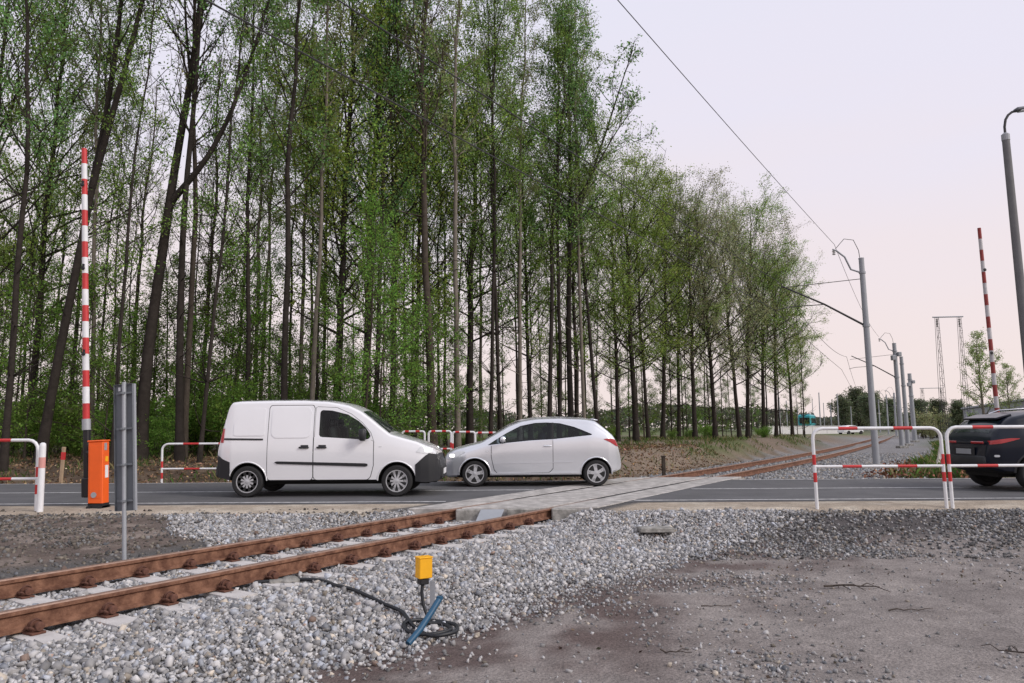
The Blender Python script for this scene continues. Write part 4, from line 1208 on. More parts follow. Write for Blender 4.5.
m = MB(); m.tube(on_ground([(-2.62, 7.62), (-2.45, 7.68), (-2.22, 7.78), (-1.95, 7.72), (-1.72, 7.45), (-1.48, 7.22), (-1.25, 7.05), (-1.02, 6.92), (-.86, 6.62), (-.68, 6.40), (-.50, 6.50), (-.52, 6.75), (-.74, 6.82), (-.94, 6.70), (-.90, 6.50), (-.70, 6.44), (-.54, 6.56), (-.62, 6.74), (-.82, 6.72)], .045), .017, 8)
cb = m.build('loose_cable', M['cable'], None, 60); tag(cb, 'black cable coiled under the yellow box and running to the rail', 'cable')
m = MB(); m.lathe([(.10, -.015), (.10, .02), (.06, .05), (.01, .055)], 14, 'Z', (-2.27, 7.74, float(gz(-2.27, 7.74)) + .03)); m.box((-2.33, 7.72, float(gz(-2.33, 7.72)) + .04), (.28, .10, .05), rz=.5, bev=.01); m.build('rail_contact_cover', M['block'], cb, 40)
pz = float(gz(-.78, 6.2))
m = MB(); m.tube([(-.84, 6.12, pz + .05), (-.76, 6.22, pz + .13), (-.68, 6.34, pz + .24), (-.62, 6.42, pz + .33)], .026, 10)
cd = m.build('conduit_pipe', M['blue'], None, 50); tag(cd, 'short blue plastic conduit pipe propped on the cable coil', 'pipe')
m = MB(); m.lathe([(.029, -.012), (.029, .012)], 10, 'Z', (-.62, 6.42, pz + .335)); m.build('pipe_collar', M['blue'], cd)
# concrete slab lying in the stones, sticks on the path
m = MB(); zz = float(gz(2.16, 11.5))
m.box((2.16, 11.5, zz + .075), (.52, .26, .07), rz=.05, bev=.012); m.box((2.16, 11.62, zz + .04), (.48, .08, .10), rz=.05, bev=.01)
o = m.build('concrete_slab', M['block'], None); tag(o, 'small grey concrete slab lying on the gravel slope', 'slab')

rnd = random.Random(21)
def stick(x, y, L, az, label, fork=2, r=.009):
    m = MB(); p = Vector((x, y, 0)); pts = []
    d = Vector((math.cos(az), math.sin(az), 0))
    for i in range(7):
        q = p + d * L * i / 6 + Vector((-d.y, d.x, 0)) * rnd.uniform(-.03, .03) * L
        pts.append((q.x, q.y, float(gz(q.x, q.y)) + r + rnd.uniform(0, .03)))
    m.tube(pts, [r * (1 - .6 * i / 6) for i in range(7)], 6)
    for k in range(fork):
        b_ = Vector(pts[rnd.randint(1, 4)]); a2 = az + rnd.choice((-1, 1)) * rnd.uniform(.5, 1.0); l2 = L * rnd.uniform(.3, .5)
        e_ = b_ + Vector((math.cos(a2), math.sin(a2), 0)) * l2
        m.tube([b_, b_.lerp(e_, .5) + Vector((0, 0, .02)), (e_.x, e_.y, float(gz(e_.x, e_.y)) + .015)], [r * .6, r * .5, r * .25], 5)
    return tag(m.build('fallen_branch', M['twig'], None, 60), label, 'branch', 'fallen twigs on the dirt path')
stick(3.35, 8.25, .62, .05, 'forked dark branch lying on the open dirt, largest of the twigs', 4, .012)
stick(3.55, 7.25, .45, .1, 'straight thin twig lying alone on the dirt below the forked branch', 0, .007)
stick(4.25, 6.3, .30, -1.0, 'short angled twig on the dirt at the edge of the picture', 1, .006)
stick(1.15, 6.05, .25, -.5, 'short twig near the ballast edge low in the picture', 1, .007)
stick(1.85, 7.55, .32, .15, 'thin dark twig between the ballast and the forked branch', 0, .006)
stick(3.9, 5.75, .4, 2.1, 'pale crossed twigs in the stony corner of the path', 2, .007)

# ------------------------------------------------------------------ overhead line masts and wires
def mast(x, y, h, r, label, lean=0.0, arms=True, base=True, boxes=False):
    z = float(gz(x, y))
    root = empty('catenary_mast', (x, y, z), 0, label, 'mast', 'overhead line masts beside the track')
    root.rotation_euler = (0, -lean, 0)
    m = MB(); m.tube([(0, 0, -.3), (0, 0, h * .5), (0, 0, h)], [r, r * .88, r * .76], 14); m.lathe([(r * .8, h), (r * .8, h + .05), (.02, h + .07)], 12); m.build('pole', M['mast'], root, 50)
    m = MB(); m.lathe([(r * .83, h - .55), (r * .95, h - .55), (r * .95, h - .47), (r * .83, h - .47)], 12); m.lathe([(r * .9, h * .67), (r * 1.02, h * .67), (r * 1.02, h * .67 + .09), (r * .9, h * .67 + .09)], 12); m.build('band', M['mast'], root)
    if base:
        m = MB(); m.box((0, 0, .02), (.62, .62, .30), bev=.03); m.build('footing', M['block'], root)
    if arms:
        m = MB(); m.tube([(-r * .6, 0, h - .50), (-.42, 0, h - .38), (-.62, 0, h + .10), (-.92, 0, h + .35), (-1.06, 0, h + .40)], .035, 8); m.build('feeder_arm', M['mast'], root, 60)
        m = MB()
        for k in range(3): m.lathe([(.03, -.02), (.07, 0), (.03, .02)], 10, 'Z', (-1.02, 0, h + .33 - .06 * k))
        m.build('insulator', M['block'], root)
        m = MB(); m.tube([(-.95, 0, h + .42), (-.6, 0, h + .80), (-.25, 0, h + .75), (-.08, 0, h + .35), (-.05, 0, h + .0)], .012, 6); m.build('jumper_loop', M['wire'], root, 60)
        m = MB(); m.tube([(-r * .7, 0, h * .68), (-1.5, 0, h * .68 + .80), (-3.08, 0, h * .68 + 1.53)], [.042, .036, .03], 8); m.build('cantilever', M['wire'], root, 60)
        m = MB(); m.tube([(-.1, 0, h - .75), (-3.2, 0, h - 1.05)], .014, 6); m.build('tie_rod', M['wire'], root, 60)
        m = MB(); m.tube([(-1.5, 0, h * .68 + .80), (-2.9, 0, h * .68 + .72), (-3.3, 0, h * .68 + .62)], .018, 6); m.build('registration_arm', M['wire'], root, 60)
    if boxes:
        m = MB(); m.box((-.22, -.2, h - 1.0), (.30, .3, .35), bev=.03); m.box((.2, -.2, h - .75), (.25, .25, .30), bev=.03); m.build('tension_gear', M['mast'], root)
    return root
mast(13.30, 27.4, 7.80, .125, 'tall grey catenary mast nearest the crossing beside the track', .012)
mast(27.10, 52.0, 7.30, .17, 'second catenary mast with tension gear behind the nearest one', .012, True, True, True)
mast(30.7, 58.0, 6.9, .17, 'third catenary mast in the line beside the track', .012, False)
mast(37.7, 70.0, 6.4, .22, 'fourth catenary mast in the line, thick and pale', .012, False, True, True)
mast(48.9, 95.0, 5.6, .14, 'slim far catenary mast last in the line beside the track', .0, True)

mast(59.5, 118.0, 6.2, .12, 'faint catenary mast far down the line before the skyline trees', 0, True, False)
mast(72.0, 146.0, 6.4, .13, 'faintest catenary mast at the far end of the line', 0, False, False)
def wire(name, p, q, r, sag, label):
    m = MB(); p, q = Vector(p), Vector(q); pts = []
    for i in range(25):
        t = i / 24; v = p.lerp(q, t); v.z -= sag * 4 * t * (1 - t); pts.append(v)
    m.tube(pts, r, 5); o_ = m.build(name, M['wire'], None)
    return tag(o_, label, 'wire', 'overhead wires along the track')
def along(x, y, z, y0, y1):
    return (x + TS * (y0 - y), y0, z), (x + TS * (y1 - y), y1, z)
a, c = along(12.22, 27.4, 8.18, -12, 27.4)
wire('feeder_wire', a, c, .008, .25, 'upper feeder wire dropping from the sky to the tip of the nearest mast')
wire('feeder_wire', c, (25.98, 52.0, 7.6), .008, .5, 'upper feeder wire sagging between the nearest mast and the second mast')
a, c = along(10.1, 27.4, 6.72, -12, 27.4)
wire('carrier_wire', a, c, .011, .3, 'carrier wire crossing the tree tops, higher of the two dark lines')
wire('carrier_wire', c, (23.6, 52.0, 6.2), .012, .6, 'carrier wire sagging beyond the nearest mast above the track')
a, c = along(9.75, 27.4, 5.75, -12, 27.4)
wire('contact_wire', a, c, .011, .02, 'contact wire crossing the tree tops, lower of the two dark lines')
wire('contact_wire', c, (23.2, 52.0, 5.3), .012, .05, 'contact wire running straight beyond the nearest mast above the track')
wire('carrier_wire', (23.6, 52.0, 6.2), (44.5, 95, 5.6), .012, .5, 'carrier wire beyond the second mast')
wire('contact_wire', (23.2, 52.0, 5.3), (44.2, 95, 4.9), .012, .05, 'contact wire beyond the second mast')

# street lamp at the picture's edge
lp = empty('street_lamp', (14.72, 21.0, float(gz(14.72, 21))), 0, 'tall grey street lamp with a bent arm above the dark car', 'street lamp')
lp.rotation_euler = (0, -.012, 0)
m = MB(); m.tube([(0, 0, -.3), (0, 0, 4), (0, 0, 9.95)], [.135, .118, .10], 14); m.build('pole', mat('concrete_pole', (.15, .15, .155), .85, var=.12, vscale=3), lp, 50)
m = MB(); m.tube([(0, 0, 9.85), (.0, 0, 10.22), (.05, 0, 10.44), (.14, 0, 10.58), (.26, 0, 10.67), (.42, 0, 10.72)], .036, 10); m.build('arm', M['wire'], lp, 60)
m = MB(); m.lathe([(.102, 9.8), (.110, 9.8), (.110, 9.98), (.05, 10.03)], 12); m.build('collar', M['mast'], lp)
m = MB(); m.box((.66, 0, 10.77), (.62, .24, .10), bev=.035, ry=-.12); hd = m.build('lamp_head', M['signgrey'], lp, 40)
m = MB(); m.box((.69, 0, 10.715), (.42, .18, .02), ry=-.12); m.build('lens', M['lampclear'], hd)

# lattice portals
def portal(x0, x1, y, h, w, label):
    z = float(gz((x0 + x1) / 2, y))
    root = empty('lattice_portal', (x0, y, z), 0, label, 'pylon', 'lattice portals beside the far track')
    for bx_ in (0, x1 - x0):
        m = MB()
        for sx in (-1, 1):
            for sy in (-1, 1): m.tube([(bx_ + sx * w * 1.5, sy * w, -.3), (bx_ + sx * w * .6, sy * w * .6, h)], .022, 4)
        k = 18
        for i in range(k):
            a, c = i / k, (i + 1) / k
            f = lambda u: w * (1.5 - .9 * u)
            sgn = 1 if i % 2 else -1
            for sy in (-1,):
                m.tube([(bx_ - sgn * f(a), sy * w * .9, a * h), (bx_ + sgn * f(c), sy * w * .9, c * h)], .014, 4)
                m.tube([(bx_ - f(a), sy * w * .9, a * h), (bx_ + f(a), sy * w * .9, a * h)], .014, 4)
        m.build('lattice_leg', M['wire'], root)
        m = MB()
        for q in range(5): m.lathe([(.05, -.06), (.13, 0), (.05, .06)], 8, 'Z', (bx_, 0, h - .25 - q * .16))
        m.build('insulator', M['block'], root)
    m = MB(); m.tube([(-.4, 0, h), (x1 - x0 + .4, 0, h + .05)], .07, 6); m.build('crossbeam', M['mast'], root)
portal(41.75, 43.95, 72.0, 12.1, .20, 'tall lattice portal of two thin legs beside the birch')
portal(77.4, 80.9, 140.0, 8.3, .30, 'small far lattice portal above the dark bushes')

# ------------------------------------------------------------------ trees
class Wood:
    """collects tapered branch tubes as numpy and the leaf sites along them"""
    def __init__(s): s.V, s.F, s.n = [], [], 0
    def tube(s, P, R, k):
        P = np.asarray(P, float); R = np.asarray(R, float)
        d = np.gradient(P, axis=0); d /= np.linalg.norm(d, axis=1)[:, None] + 1e-9
        ref = np.array([1.0, 0.13, 0.0]) if abs(d[0, 2]) > .7 else np.array([0, 0, 1.0])
        a = np.cross(d, ref); a /= np.linalg.norm(a, axis=1)[:, None] + 1e-9
        b_ = np.cross(d, a)
        th = np.arange(k) * 2 * np.pi / k
        ring = P[:, None, :] + R[:, None, None] * (a[:, None, :] * np.cos(th)[None, :, None] + b_[:, None, :] * np.sin(th)[None, :, None])
        L = len(P)
        i = np.arange(L - 1)[:, None] * k; j = np.arange(k)[None, :]; j2 = (j + 1) % k
        f = np.stack([i + j, i + j2, i + k + j2, i + k + j], -1).reshape(-1, 4) + s.n
        s.V.append(ring.reshape(-1, 3)); s.F.append(f); s.n += L * k

def bez(p, d, L, n, up, wob, rs):
    """a limb that starts along d and bends toward the light"""
    P = [np.array(p, float)]; d = np.array(d, float); st = L / n
    for i in range(n):
        d = d + np.array([0, 0, up * st]) + rs.normal(0, wob, 3) * np.array([1, 1, .6])
        d /= np.linalg.norm(d)
        P.append(P[-1] + d * st)
    return np.array(P)

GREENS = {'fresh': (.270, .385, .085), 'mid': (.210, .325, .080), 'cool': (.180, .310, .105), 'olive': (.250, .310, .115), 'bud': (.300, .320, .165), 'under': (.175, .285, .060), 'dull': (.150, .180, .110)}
def leaf_cloud(C, size, col, rs, var=.30, flat=.5):
    n = len(C)
    u = rs.normal(size=(n, 3)); u /= np.linalg.norm(u, axis=1)[:, None]
    v = rs.normal(size=(n, 3)); v -= u * (u * v).sum(1)[:, None]; v /= np.linalg.norm(v, axis=1)[:, None]
    sz = size * rs.uniform(.6, 1.5, n)[:, None]
    a, c = u * sz, v * sz * .62
    V = np.stack([C - a, C - c * .9 + a * .1, C + a, C + c * .9 + a * .1], 1).reshape(-1, 3)
    F = np.arange(n * 4).reshape(-1, 4)
    cc = np.array(col)[None] * np.exp(rs.normal(0, var, (n, 1)))
    cc = cc * (1 + rs.normal(0, .08, (n, 3)))
    return V, F, np.repeat(np.clip(cc, .005, .6), 4, 0)

def make_tree(seed, H, r0, cb, cr, nb, leaves, col, bark, path=None, up=.25, lsize=.044, top=.5, elev=(35, 62), bare=10, fork=None, shape='egg', limbs=None, spread=.13):
    """trunk mesh (with its limbs) and crown mesh for one tree; path: optional trunk bend points (x,y,z)"""
    rs = np.random.RandomState(seed)
    w = Wood()
    if path is None:
        n = 14; z = np.linspace(-.3, H, n)
        k = np.cumsum(rs.normal(0, .075, (n, 2)) * H / 14, 0) * np.linspace(0, 1, n)[:, None]
        T = np.stack([k[:, 0], k[:, 1], z], 1)
    else:
        p = np.array(path, float); zz = np.linspace(-.3, p[-1, 2], 18)
        T = np.stack([np.interp(zz, p[:, 2], p[:, 0]), np.interp(zz, p[:, 2], p[:, 1]), zz], 1)
        for _ in range(2): T[1:-1, :2] = .25 * T[:-2, :2] + .5 * T[1:-1, :2] + .25 * T[2:, :2]
        H = p[-1, 2]
    def trunk_r(u): return r0 * (np.clip(1 - u, 0, 1) ** .72 * .93 + .07) * (1 + .55 * np.exp(-np.asarray(u) * 38))
    stems = [(T, trunk_r)]
    u = np.clip(T[:, 2] / H, 0, 1)
    w.tube(T, trunk_r(u), 9)
    for L_ in (limbs or []):            # hand-placed big limbs: list of (points, r)
        q = np.array(L_[0], float); t_ = np.linspace(0, 1, 12); s_ = np.linspace(0, 1, len(q))
        Q = np.stack([np.interp(t_, s_, q[:, i]) for i in range(3)], 1)
        for _ in range(2): Q[1:-1] = .25 * Q[:-2] + .5 * Q[1:-1] + .25 * Q[2:]
        w.tube(Q, L_[1] * (1 - .8 * t_), 7)
        stems.append((Q, None))
    sites = []
    def twigs(P, L, r, depth):
        n_ = rs.randint(4, 7) if depth == 1 else rs.randint(2, 4)
        for _ in range(n_):
            t = rs.uniform(.25, 1.0); i = min(int(t * (len(P) - 1)), len(P) - 2)
            p = P[i] + (P[i + 1] - P[i]) * (t * (len(P) - 1) - i)
            d = P[i + 1] - P[i]; d = d / (np.linalg.norm(d) + 1e-9)
            d = d + rs.normal(0, .62, 3); d[2] += .15; d /= np.linalg.norm(d)
            l2 = L * rs.uniform(.28, .55) * (1.15 - .5 * t)
            if depth == 2: l2 = max(l2, .25)
            Q = bez(p, d, l2, 4, up * .5, .10, rs)
            w.tube(Q, np.linspace(max(r * .5, .008), .004, 5), 4 if depth == 1 else 3)
            sites.append(Q)
            if depth == 1: twigs(Q, l2, r * .5, 2)
    az = rs.uniform(0, 6.28)
    for si, (S, fr) in enumerate(stems):
        nbi = nb if si == 0 else max(6, nb // 3)
        for b_ in range(nbi):
            s_ = cb + (1 - cb) * ((b_ + rs.rand()) / nbi) ** .92 if si == 0 else rs.uniform(.3, 1)
            s_ = min(s_, .985)
            if shape == 'round' and si == 0: s_ = cb + (s_ - cb) * .86
            i = min(int(s_ * (len(S) - 1)), len(S) - 2)
            p = S[i] + (S[i + 1] - S[i]) * (s_ * (len(S) - 1) - i)
            v = (s_ - cb) / ((1 - cb) * (.86 if shape == 'round' else 1)) if si == 0 else s_
            if shape == 'egg': prof = math.sin(math.pi * min(1, .20 + .80 * v) ** .85) * 1.0 + .22
            elif shape == 'round': prof = .55 + .52 * math.sin(math.pi * (.15 + .65 * v))
            elif shape == 'vase': prof = 1.25 - .80 * v
            elif shape == 'cone': prof = 1.08 - .85 * v
            else: prof = .75 + .35 * math.sin(math.pi * v)
            L = cr * prof * rs.uniform(.65, 1.2)
            az += 2.4 + rs.normal(0, .4)
            el = math.radians(rs.uniform(*elev) + (26 if shape == 'round' else 18) * v)
            d = np.array([math.cos(az) * math.cos(el), math.sin(az) * math.cos(el), math.sin(el)])
            rb = (fr(s_) if fr else .05) * rs.uniform(.30, .48); rb = max(rb, .012)
            P = bez(p, d, L, 7, up, .085, rs)
            w.tube(P, np.linspace(rb, .007, 8), 5)
            sites.append(P[3:])
            twigs(P, L, rb, 1)
    for _ in range(bare):               # dead snags below the crown
        s_ = rs.uniform(.12, max(cb, .2)); i = int(s_ * (len(T) - 1)); p = T[i]
        a_ = rs.uniform(0, 6.28); P = bez(p, [math.cos(a_), math.sin(a_), rs.uniform(-.1, .7)], rs.uniform(.5, 1.8), 5, .1, .16, rs)
        w.tube(P, np.linspace(.022, .005, 6), 4)
    # leaves in tufts round the twigs
    seg = [q for q in sites]
    ln = np.array([np.linalg.norm(np.diff(q, axis=0), axis=1).sum() for q in seg])
    dens = ln * np.exp(rs.normal(0, .9, len(seg)))
    idx = rs.choice(len(seg), leaves, p=dens / dens.sum())
    C = np.empty((leaves, 3)); tt = rs.rand(leaves) ** .8
    for k in np.unique(idx):
        q = seg[k]; m_ = idx == k; t = tt[m_] * (len(q) - 1); i = np.minimum(t.astype(int), len(q) - 2)
        C[m_] = q[i] + (q[i + 1] - q[i]) * (t - i)[:, None]
    C += rs.normal(0, spread, C.shape) * np.array([1, 1, .8])
    base = np.array(GREENS[col])
    V, F, cc = leaf_cloud(C, lsize, base, rs)
    tm_ = raw_mesh('trunk', np.concatenate(w.V), np.concatenate(w.F), M[bark], True, nper=4)
    cm_ = raw_mesh('crown', V, F, M['leaf'], False, cc, nper=4)
    return tm_, cm_

def plant_tree(tm_, cm_, x, y, sc, rz, name, label, group, lean=(0, 0), cat='tree', sz=None, bark=None):
    root = empty(name, (x, y, float(gz(x, y)) - .05), 0, label, cat, group)
    root.rotation_euler = (lean[1], lean[0], rz)
    root.scale = (sc, sc, sz or sc)
    link(bpy.data.objects.new('trunk', tm_), root)
    if cm_ is not None: link(bpy.data.objects.new('crown', cm_), root)
    return root

VAR = {}
#            seed  H   r0   cb   cr  nb leaves col bark
VAR['slim_dark'] = make_tree(101, 19, .088, .38, 2.5, 30, 9500, 'cool', 'bark_d', shape='col', up=.16, lsize=.037)
VAR['slim_mid'] = make_tree(102, 20, .095, .32, 2.9, 36, 13500, 'mid', 'bark_d', shape='round', up=.16, elev=(25, 55), lsize=.038)
VAR['slim_pale'] = make_tree(103, 21, .10, .45, 2.4, 30, 8500, 'olive', 'bark_p', shape='col', up=.12, lsize=.037)
VAR['bushy'] = make_tree(104, 17.5, .14, .24, 4.2, 50, 23000, 'fresh', 'bark_d', shape='round', elev=(12, 42), up=.10, spread=.2)
VAR['bushy_mid'] = make_tree(105, 17.5, .14, .26, 4.2, 50, 22000, 'mid', 'bark_d', shape='round', elev=(12, 44), up=.10, spread=.2)
VAR['bare'] = make_tree(106, 20, .12, .45, 2.6, 36, 900, 'bud', 'bark_m', shape='round', elev=(30, 60))
VAR['haze_bud'] = make_tree(107, 16.0, .15, .25, 4.6, 56, 23000, 'bud', 'bark_d', shape='round', elev=(15, 48), up=.10, lsize=.040, spread=.2)
VAR['thin'] = make_tree(108, 15, .062, .28, 1.8, 26, 6000, 'mid', 'bark_d', shape='col', lsize=.036)
VAR['thin_bare'] = make_tree(109, 14, .055, .35, 1.6, 24, 900, 'olive', 'bark_m', shape='col')
VAR['wide'] = make_tree(110, 16.5, .17, .26, 4.8, 52, 23000, 'fresh', 'bark_d', shape='round', elev=(12, 46), up=.10, spread=.2)
VAR['sapling'] = make_tree(111, 8.0, .04, .10, 1.6, 34, 6500, 'under', 'bark_m', shape='egg', elev=(10, 45), up=.05, bare=2, lsize=.038)
VAR['sapling_b'] = make_tree(112, 6.0, .035, .10, 1.7, 30, 6000, 'under', 'bark_m', shape='round', elev=(5, 40), up=.05, bare=2, lsize=.038)

rt_ = random.Random(77)
def T(kind, px_, y, Hpx=None, label=None, group=None, name='broadleaf_tree', lean=0.0, sc=None, sx=None):
    """px_ is only how the site was read off: the tree is planted at a real place y metres out"""
    x = (px_ - 512) / FPX * y * 1.006
    tm_, cm_ = VAR[kind]
    s = sc or 1.0
    return plant_tree(tm_, cm_, x, y, s * (sx or 1.0), rt_.uniform(0, 6.28), name, label, group, (lean + rt_.uniform(-.02, .02), rt_.uniform(-.02, .02)), sz=s)

# -- edge of the wood, one by one
WOOD = 'trees along the edge of the wood'
E_ = [
 ('slim_dark', 12, 22.0, 1.05, 'dark slim tree rising at the very edge above the railing end', -.02),
 ('bushy_mid', -18, 24.5, 1.1, 'leafy green tree cut by the picture edge above the railing', 0),
 ('bushy_mid', 36, 27.0, 1.15, 'leafy tree with a dark trunk behind the plain white post', 0),
 ('slim_pale', 98, 25.5, 1.05, 'pale slim trunk just behind the orange barrier machine', -.03),
 ('thin', 118, 23.0, 1.1, 'thin dark sapling behind the grey sign board', .03),
 ('bare', 188, 25.0, 1.12, 'dark straight trunk beyond the railing end near the van tail', .0),
 ('thin', 204, 23.5, 1.25, 'thin curved tree leaning over beside the van tail', .07),
 ('slim_mid', 250, 27.0, 1.05, 'green slim tree standing behind the middle of the van roof', .0),
 ('slim_dark', 287, 25.0, 1.15, 'dark thick straight trunk behind the van sliding door', .0),
 ('slim_pale', 312, 26.5, 1.1, 'pale straight trunk behind the van front door', .0),
 ('bushy', 338, 29.5, 1.2, 'bright green leafy tree above the van cab', .0),
 ('bushy', 366, 30.0, 1.22, 'bright yellow-green tree above the van bonnet', .0),
 ('slim_dark', 374, 28.5, 1.1, 'dark straight trunk above the van windscreen', .01),
 ('slim_dark', 392, 30.0, 1.08, 'dark slim trunk above the van nose', -.01),
 ('bare', 434, 27.5, 1.22, 'tall pale bare tree rising behind the hoop railings', .02),
 ('slim_pale', 458, 28.5, 1.15, 'slim pale trunk behind the railing nearest the silver car bonnet', .0),
 ('slim_mid', 490, 31.0, 1.12, 'dark trunk, first of the pair above the silver car bonnet', -.01),
 ('slim_mid', 501, 31.6, 1.14, 'dark trunk, second of the pair above the silver car bonnet', .01),
 ('slim_pale', 519, 32.5, 1.10, 'pale slender trunk above the silver car windscreen', .0),
 ('slim_dark', 548, 33.5, 1.12, 'dark trunk, first of the pair above the silver car roof', -.015),
 ('slim_mid', 558, 34.2, 1.10, 'dark trunk, second of the pair above the silver car roof', .01),
 ('slim_pale', 583, 34.0, 1.13, 'pale straight trunk above the silver car tail', -.01),
 ('slim_mid', 597, 36.0, 1.12, 'leafy slim tree with drooping twigs above the silver car tail light', .03),
 ('wide', 634, 41.0, .92, 'dark forked spreading tree on the grassy bank beyond the silver car', .0),
 ('bushy_mid', 646, 43.0, .95, 'leafy tree close behind the forked spreading tree on the bank', .0),
 ('haze_bud', 692, 46.5, 1.02, 'thick dark tree with buff young leaves above the short post', .0),
 ('bushy', 676, 50.0, .95, 'yellow-green tree between the forked tree and the thick budding tree', .0),
 ('haze_bud', 736, 52.0, 1.02, 'grey-brown budding tree midway along the bank by the track', .0),
 ('bushy_mid', 744, 54.0, 1.05, 'green topped tree beside the budding tree midway along the bank', .0),
 ('bushy', 772, 58.0, .86, 'yellow-green tree near the end of the wood', .0),
 ('bushy_mid', 788, 62.0, .90, 'last leafy tree at the end of the wood beside the track', .0),
 ('haze_bud', 712, 49.0, .98, 'buff budding tree filling the gap after the thick budding tree', .0),
 ('bushy_mid', 660, 47.0, 1.0, 'dense green crown rising over the short post on the bank', .0),
 ('bushy', 616, 41.0, .78, 'bright green crown beside the forked spreading tree', .0),
 ('haze_bud', 760, 56.5, .98, 'buff budding tree before the end of the wood', .0),
 ('bushy_mid', 575, 38.5, .84, 'broad green tree over the silver car tail', .0),
 ('bushy', 530, 37.0, .98, 'broad yellow-green tree over the silver car door', .0),
 ('bushy_mid', 470, 35.0, 1.1, 'broad green tree over the silver car bonnet', .0),
 ('bushy', 415, 33.0, 1.1, 'broad yellow-green tree over the van nose', .0),
 ('thin', 800, 60.0, .85, 'thin drooping sapling at the outermost tip of the wood', .02),
]
for (k, px_, y, s, lab, ln) in E_:
    if px_ > 640: s *= .94
    if px_ > 600: ln += rt_.uniform(-.055, .055)
    T(k, px_, y, None, lab, WOOD, 'birch_tree' if 'pale' in k else 'broadleaf_tree', ln, s, rt_.uniform(.78, 1.18))

# -- trees with a shape of their own
tm_, cm_ = make_tree(201, 22, .15, .52, 2.2, 24, 3200, 'cool', 'bark_d', lsize=.052,
    path=[(0, 0, -.3), (.35, 0, 3), (.85, 0, 6.5), (1.15, 0, 9), (1.5, .1, 12), (1.8, 0, 16), (2.0, 0, 21)],
    limbs=[([(1.15, 0, 9.0), (1.7, -.2, 11), (2.3, -.4, 13.2), (2.9, -.5, 16), (3.3, -.5, 19), (3.6, -.5, 21.5)], .12)])
plant_tree(tm_, cm_, -14.95, 23.6, 1.0, 0, 'leaning_tree', 'leaning dark tree splitting in two stems behind the upright barrier arm', WOOD)
tm_, cm_ = make_tree(202, 21, .20, .62, 2.0, 22, 900, 'bud', 'bark_d', bare=6,
    path=[(0, 0, -.3), (.0, 0, 3), (.35, 0, 6.5), (.55, 0, 8.6), (.65, 0, 10), (1.05, .1, 13), (1.25, .1, 16), (1.45, .1, 21)],
    limbs=[([(.60, 0, 8.7), (1.1, -.2, 9.2), (1.9, -.3, 10.0), (2.6, -.4, 11.4), (3.2, -.4, 13.2), (3.9, -.5, 15.8), (4.4, -.5, 18)], .125),
           ([(1.05, .1, 13), (.7, .3, 15), (.45, .4, 17.5), (.4, .4, 20)], .06)])
plant_tree(tm_, cm_, -12.15, 24.4, 1.0, 0, 'forked_tree', 'almost bare forked tree with one great limb curving out over the railing', WOOD)
tm_, cm_ = make_tree(203, 19, .12, .5, 1.8, 22, 1600, 'cool', 'bark_d',
    path=[(0, 0, -.3), (-.2, 0, 4), (-.25, 0, 8), (-.05, 0, 11), (.05, 0, 19)])
plant_tree(tm_, cm_, -10.75, 24.2, 1.1, 0, 'broadleaf_tree', 'bare crooked trunk between the forked tree and the van', WOOD)
tm_, cm_ = make_tree(204, 19.5, .14, .40, 2.6, 36, 5500, 'cool', 'bark_d', lsize=.055, up=-.02,
    path=[(0, 0, -.3), (-.1, 0, 5), (.1, 0, 11), (.1, 0, 19.5)],
    limbs=[([(.1, 0, 9.5), (.8, .2, 11.5), (1.7, .2, 14), (2.5, .2, 16.5), (3.1, .2, 18.2)], .08), ([(.1, 0, 10.5), (1.0, -.2, 12), (2.1, -.3, 14), (3.0, -.3, 15.2)], .06)])
plant_tree(tm_, cm_, 2.75, 34.5, 1.07, 0, 'broadleaf_tree', 'tall tree with a wispy bough reaching out against the open sky', WOOD)

# -- the wood behind: slimmer trunks, alike
LOOK = {'slim_dark': 'dark slim tree', 'slim_mid': 'leafy slim tree', 'thin': 'thin leafy sapling', 'thin_bare': 'thin bare sapling', 'bare': 'tall bare tree', 'slim_pale': 'pale slim tree'}
MARKS = [(-60, 8, 'above the cut-off railing'), (8, 34, 'above the railing corner'), (34, 60, 'behind the plain white post'), (60, 82, 'behind the wooden stake'), (82, 112, 'behind the orange barrier machine'),
         (112, 142, 'behind the grey sign board'), (142, 175, 'behind the railing beyond the road'), (175, 218, 'just behind the van tail'), (218, 250, 'above the van tail'), (250, 282, 'above the van rear panel'),
         (282, 314, 'above the van sliding door'), (314, 345, 'above the van front door'), (345, 372, 'above the van windscreen'), (372, 400, 'above the van bonnet'), (400, 428, 'above the first hoop railing'),
         (428, 460, 'above the middle hoop railings'), (460, 490, 'above the silver car bonnet'), (490, 520, 'above the silver car mirror'), (520, 552, 'above the silver car door'), (552, 590, 'above the silver car rear window'),
         (590, 625, 'above the silver car tail light'), (625, 660, 'behind the forked tree on the bank'), (660, 695, 'behind the short post on the bank'), (695, 730, 'behind the thick budding tree'), (730, 765, 'midway along the far bank'), (765, 830, 'near the end of the wood')]
kinds = ['slim_dark', 'slim_mid', 'thin', 'thin', 'thin_bare', 'slim_dark', 'thin_bare', 'slim_pale']
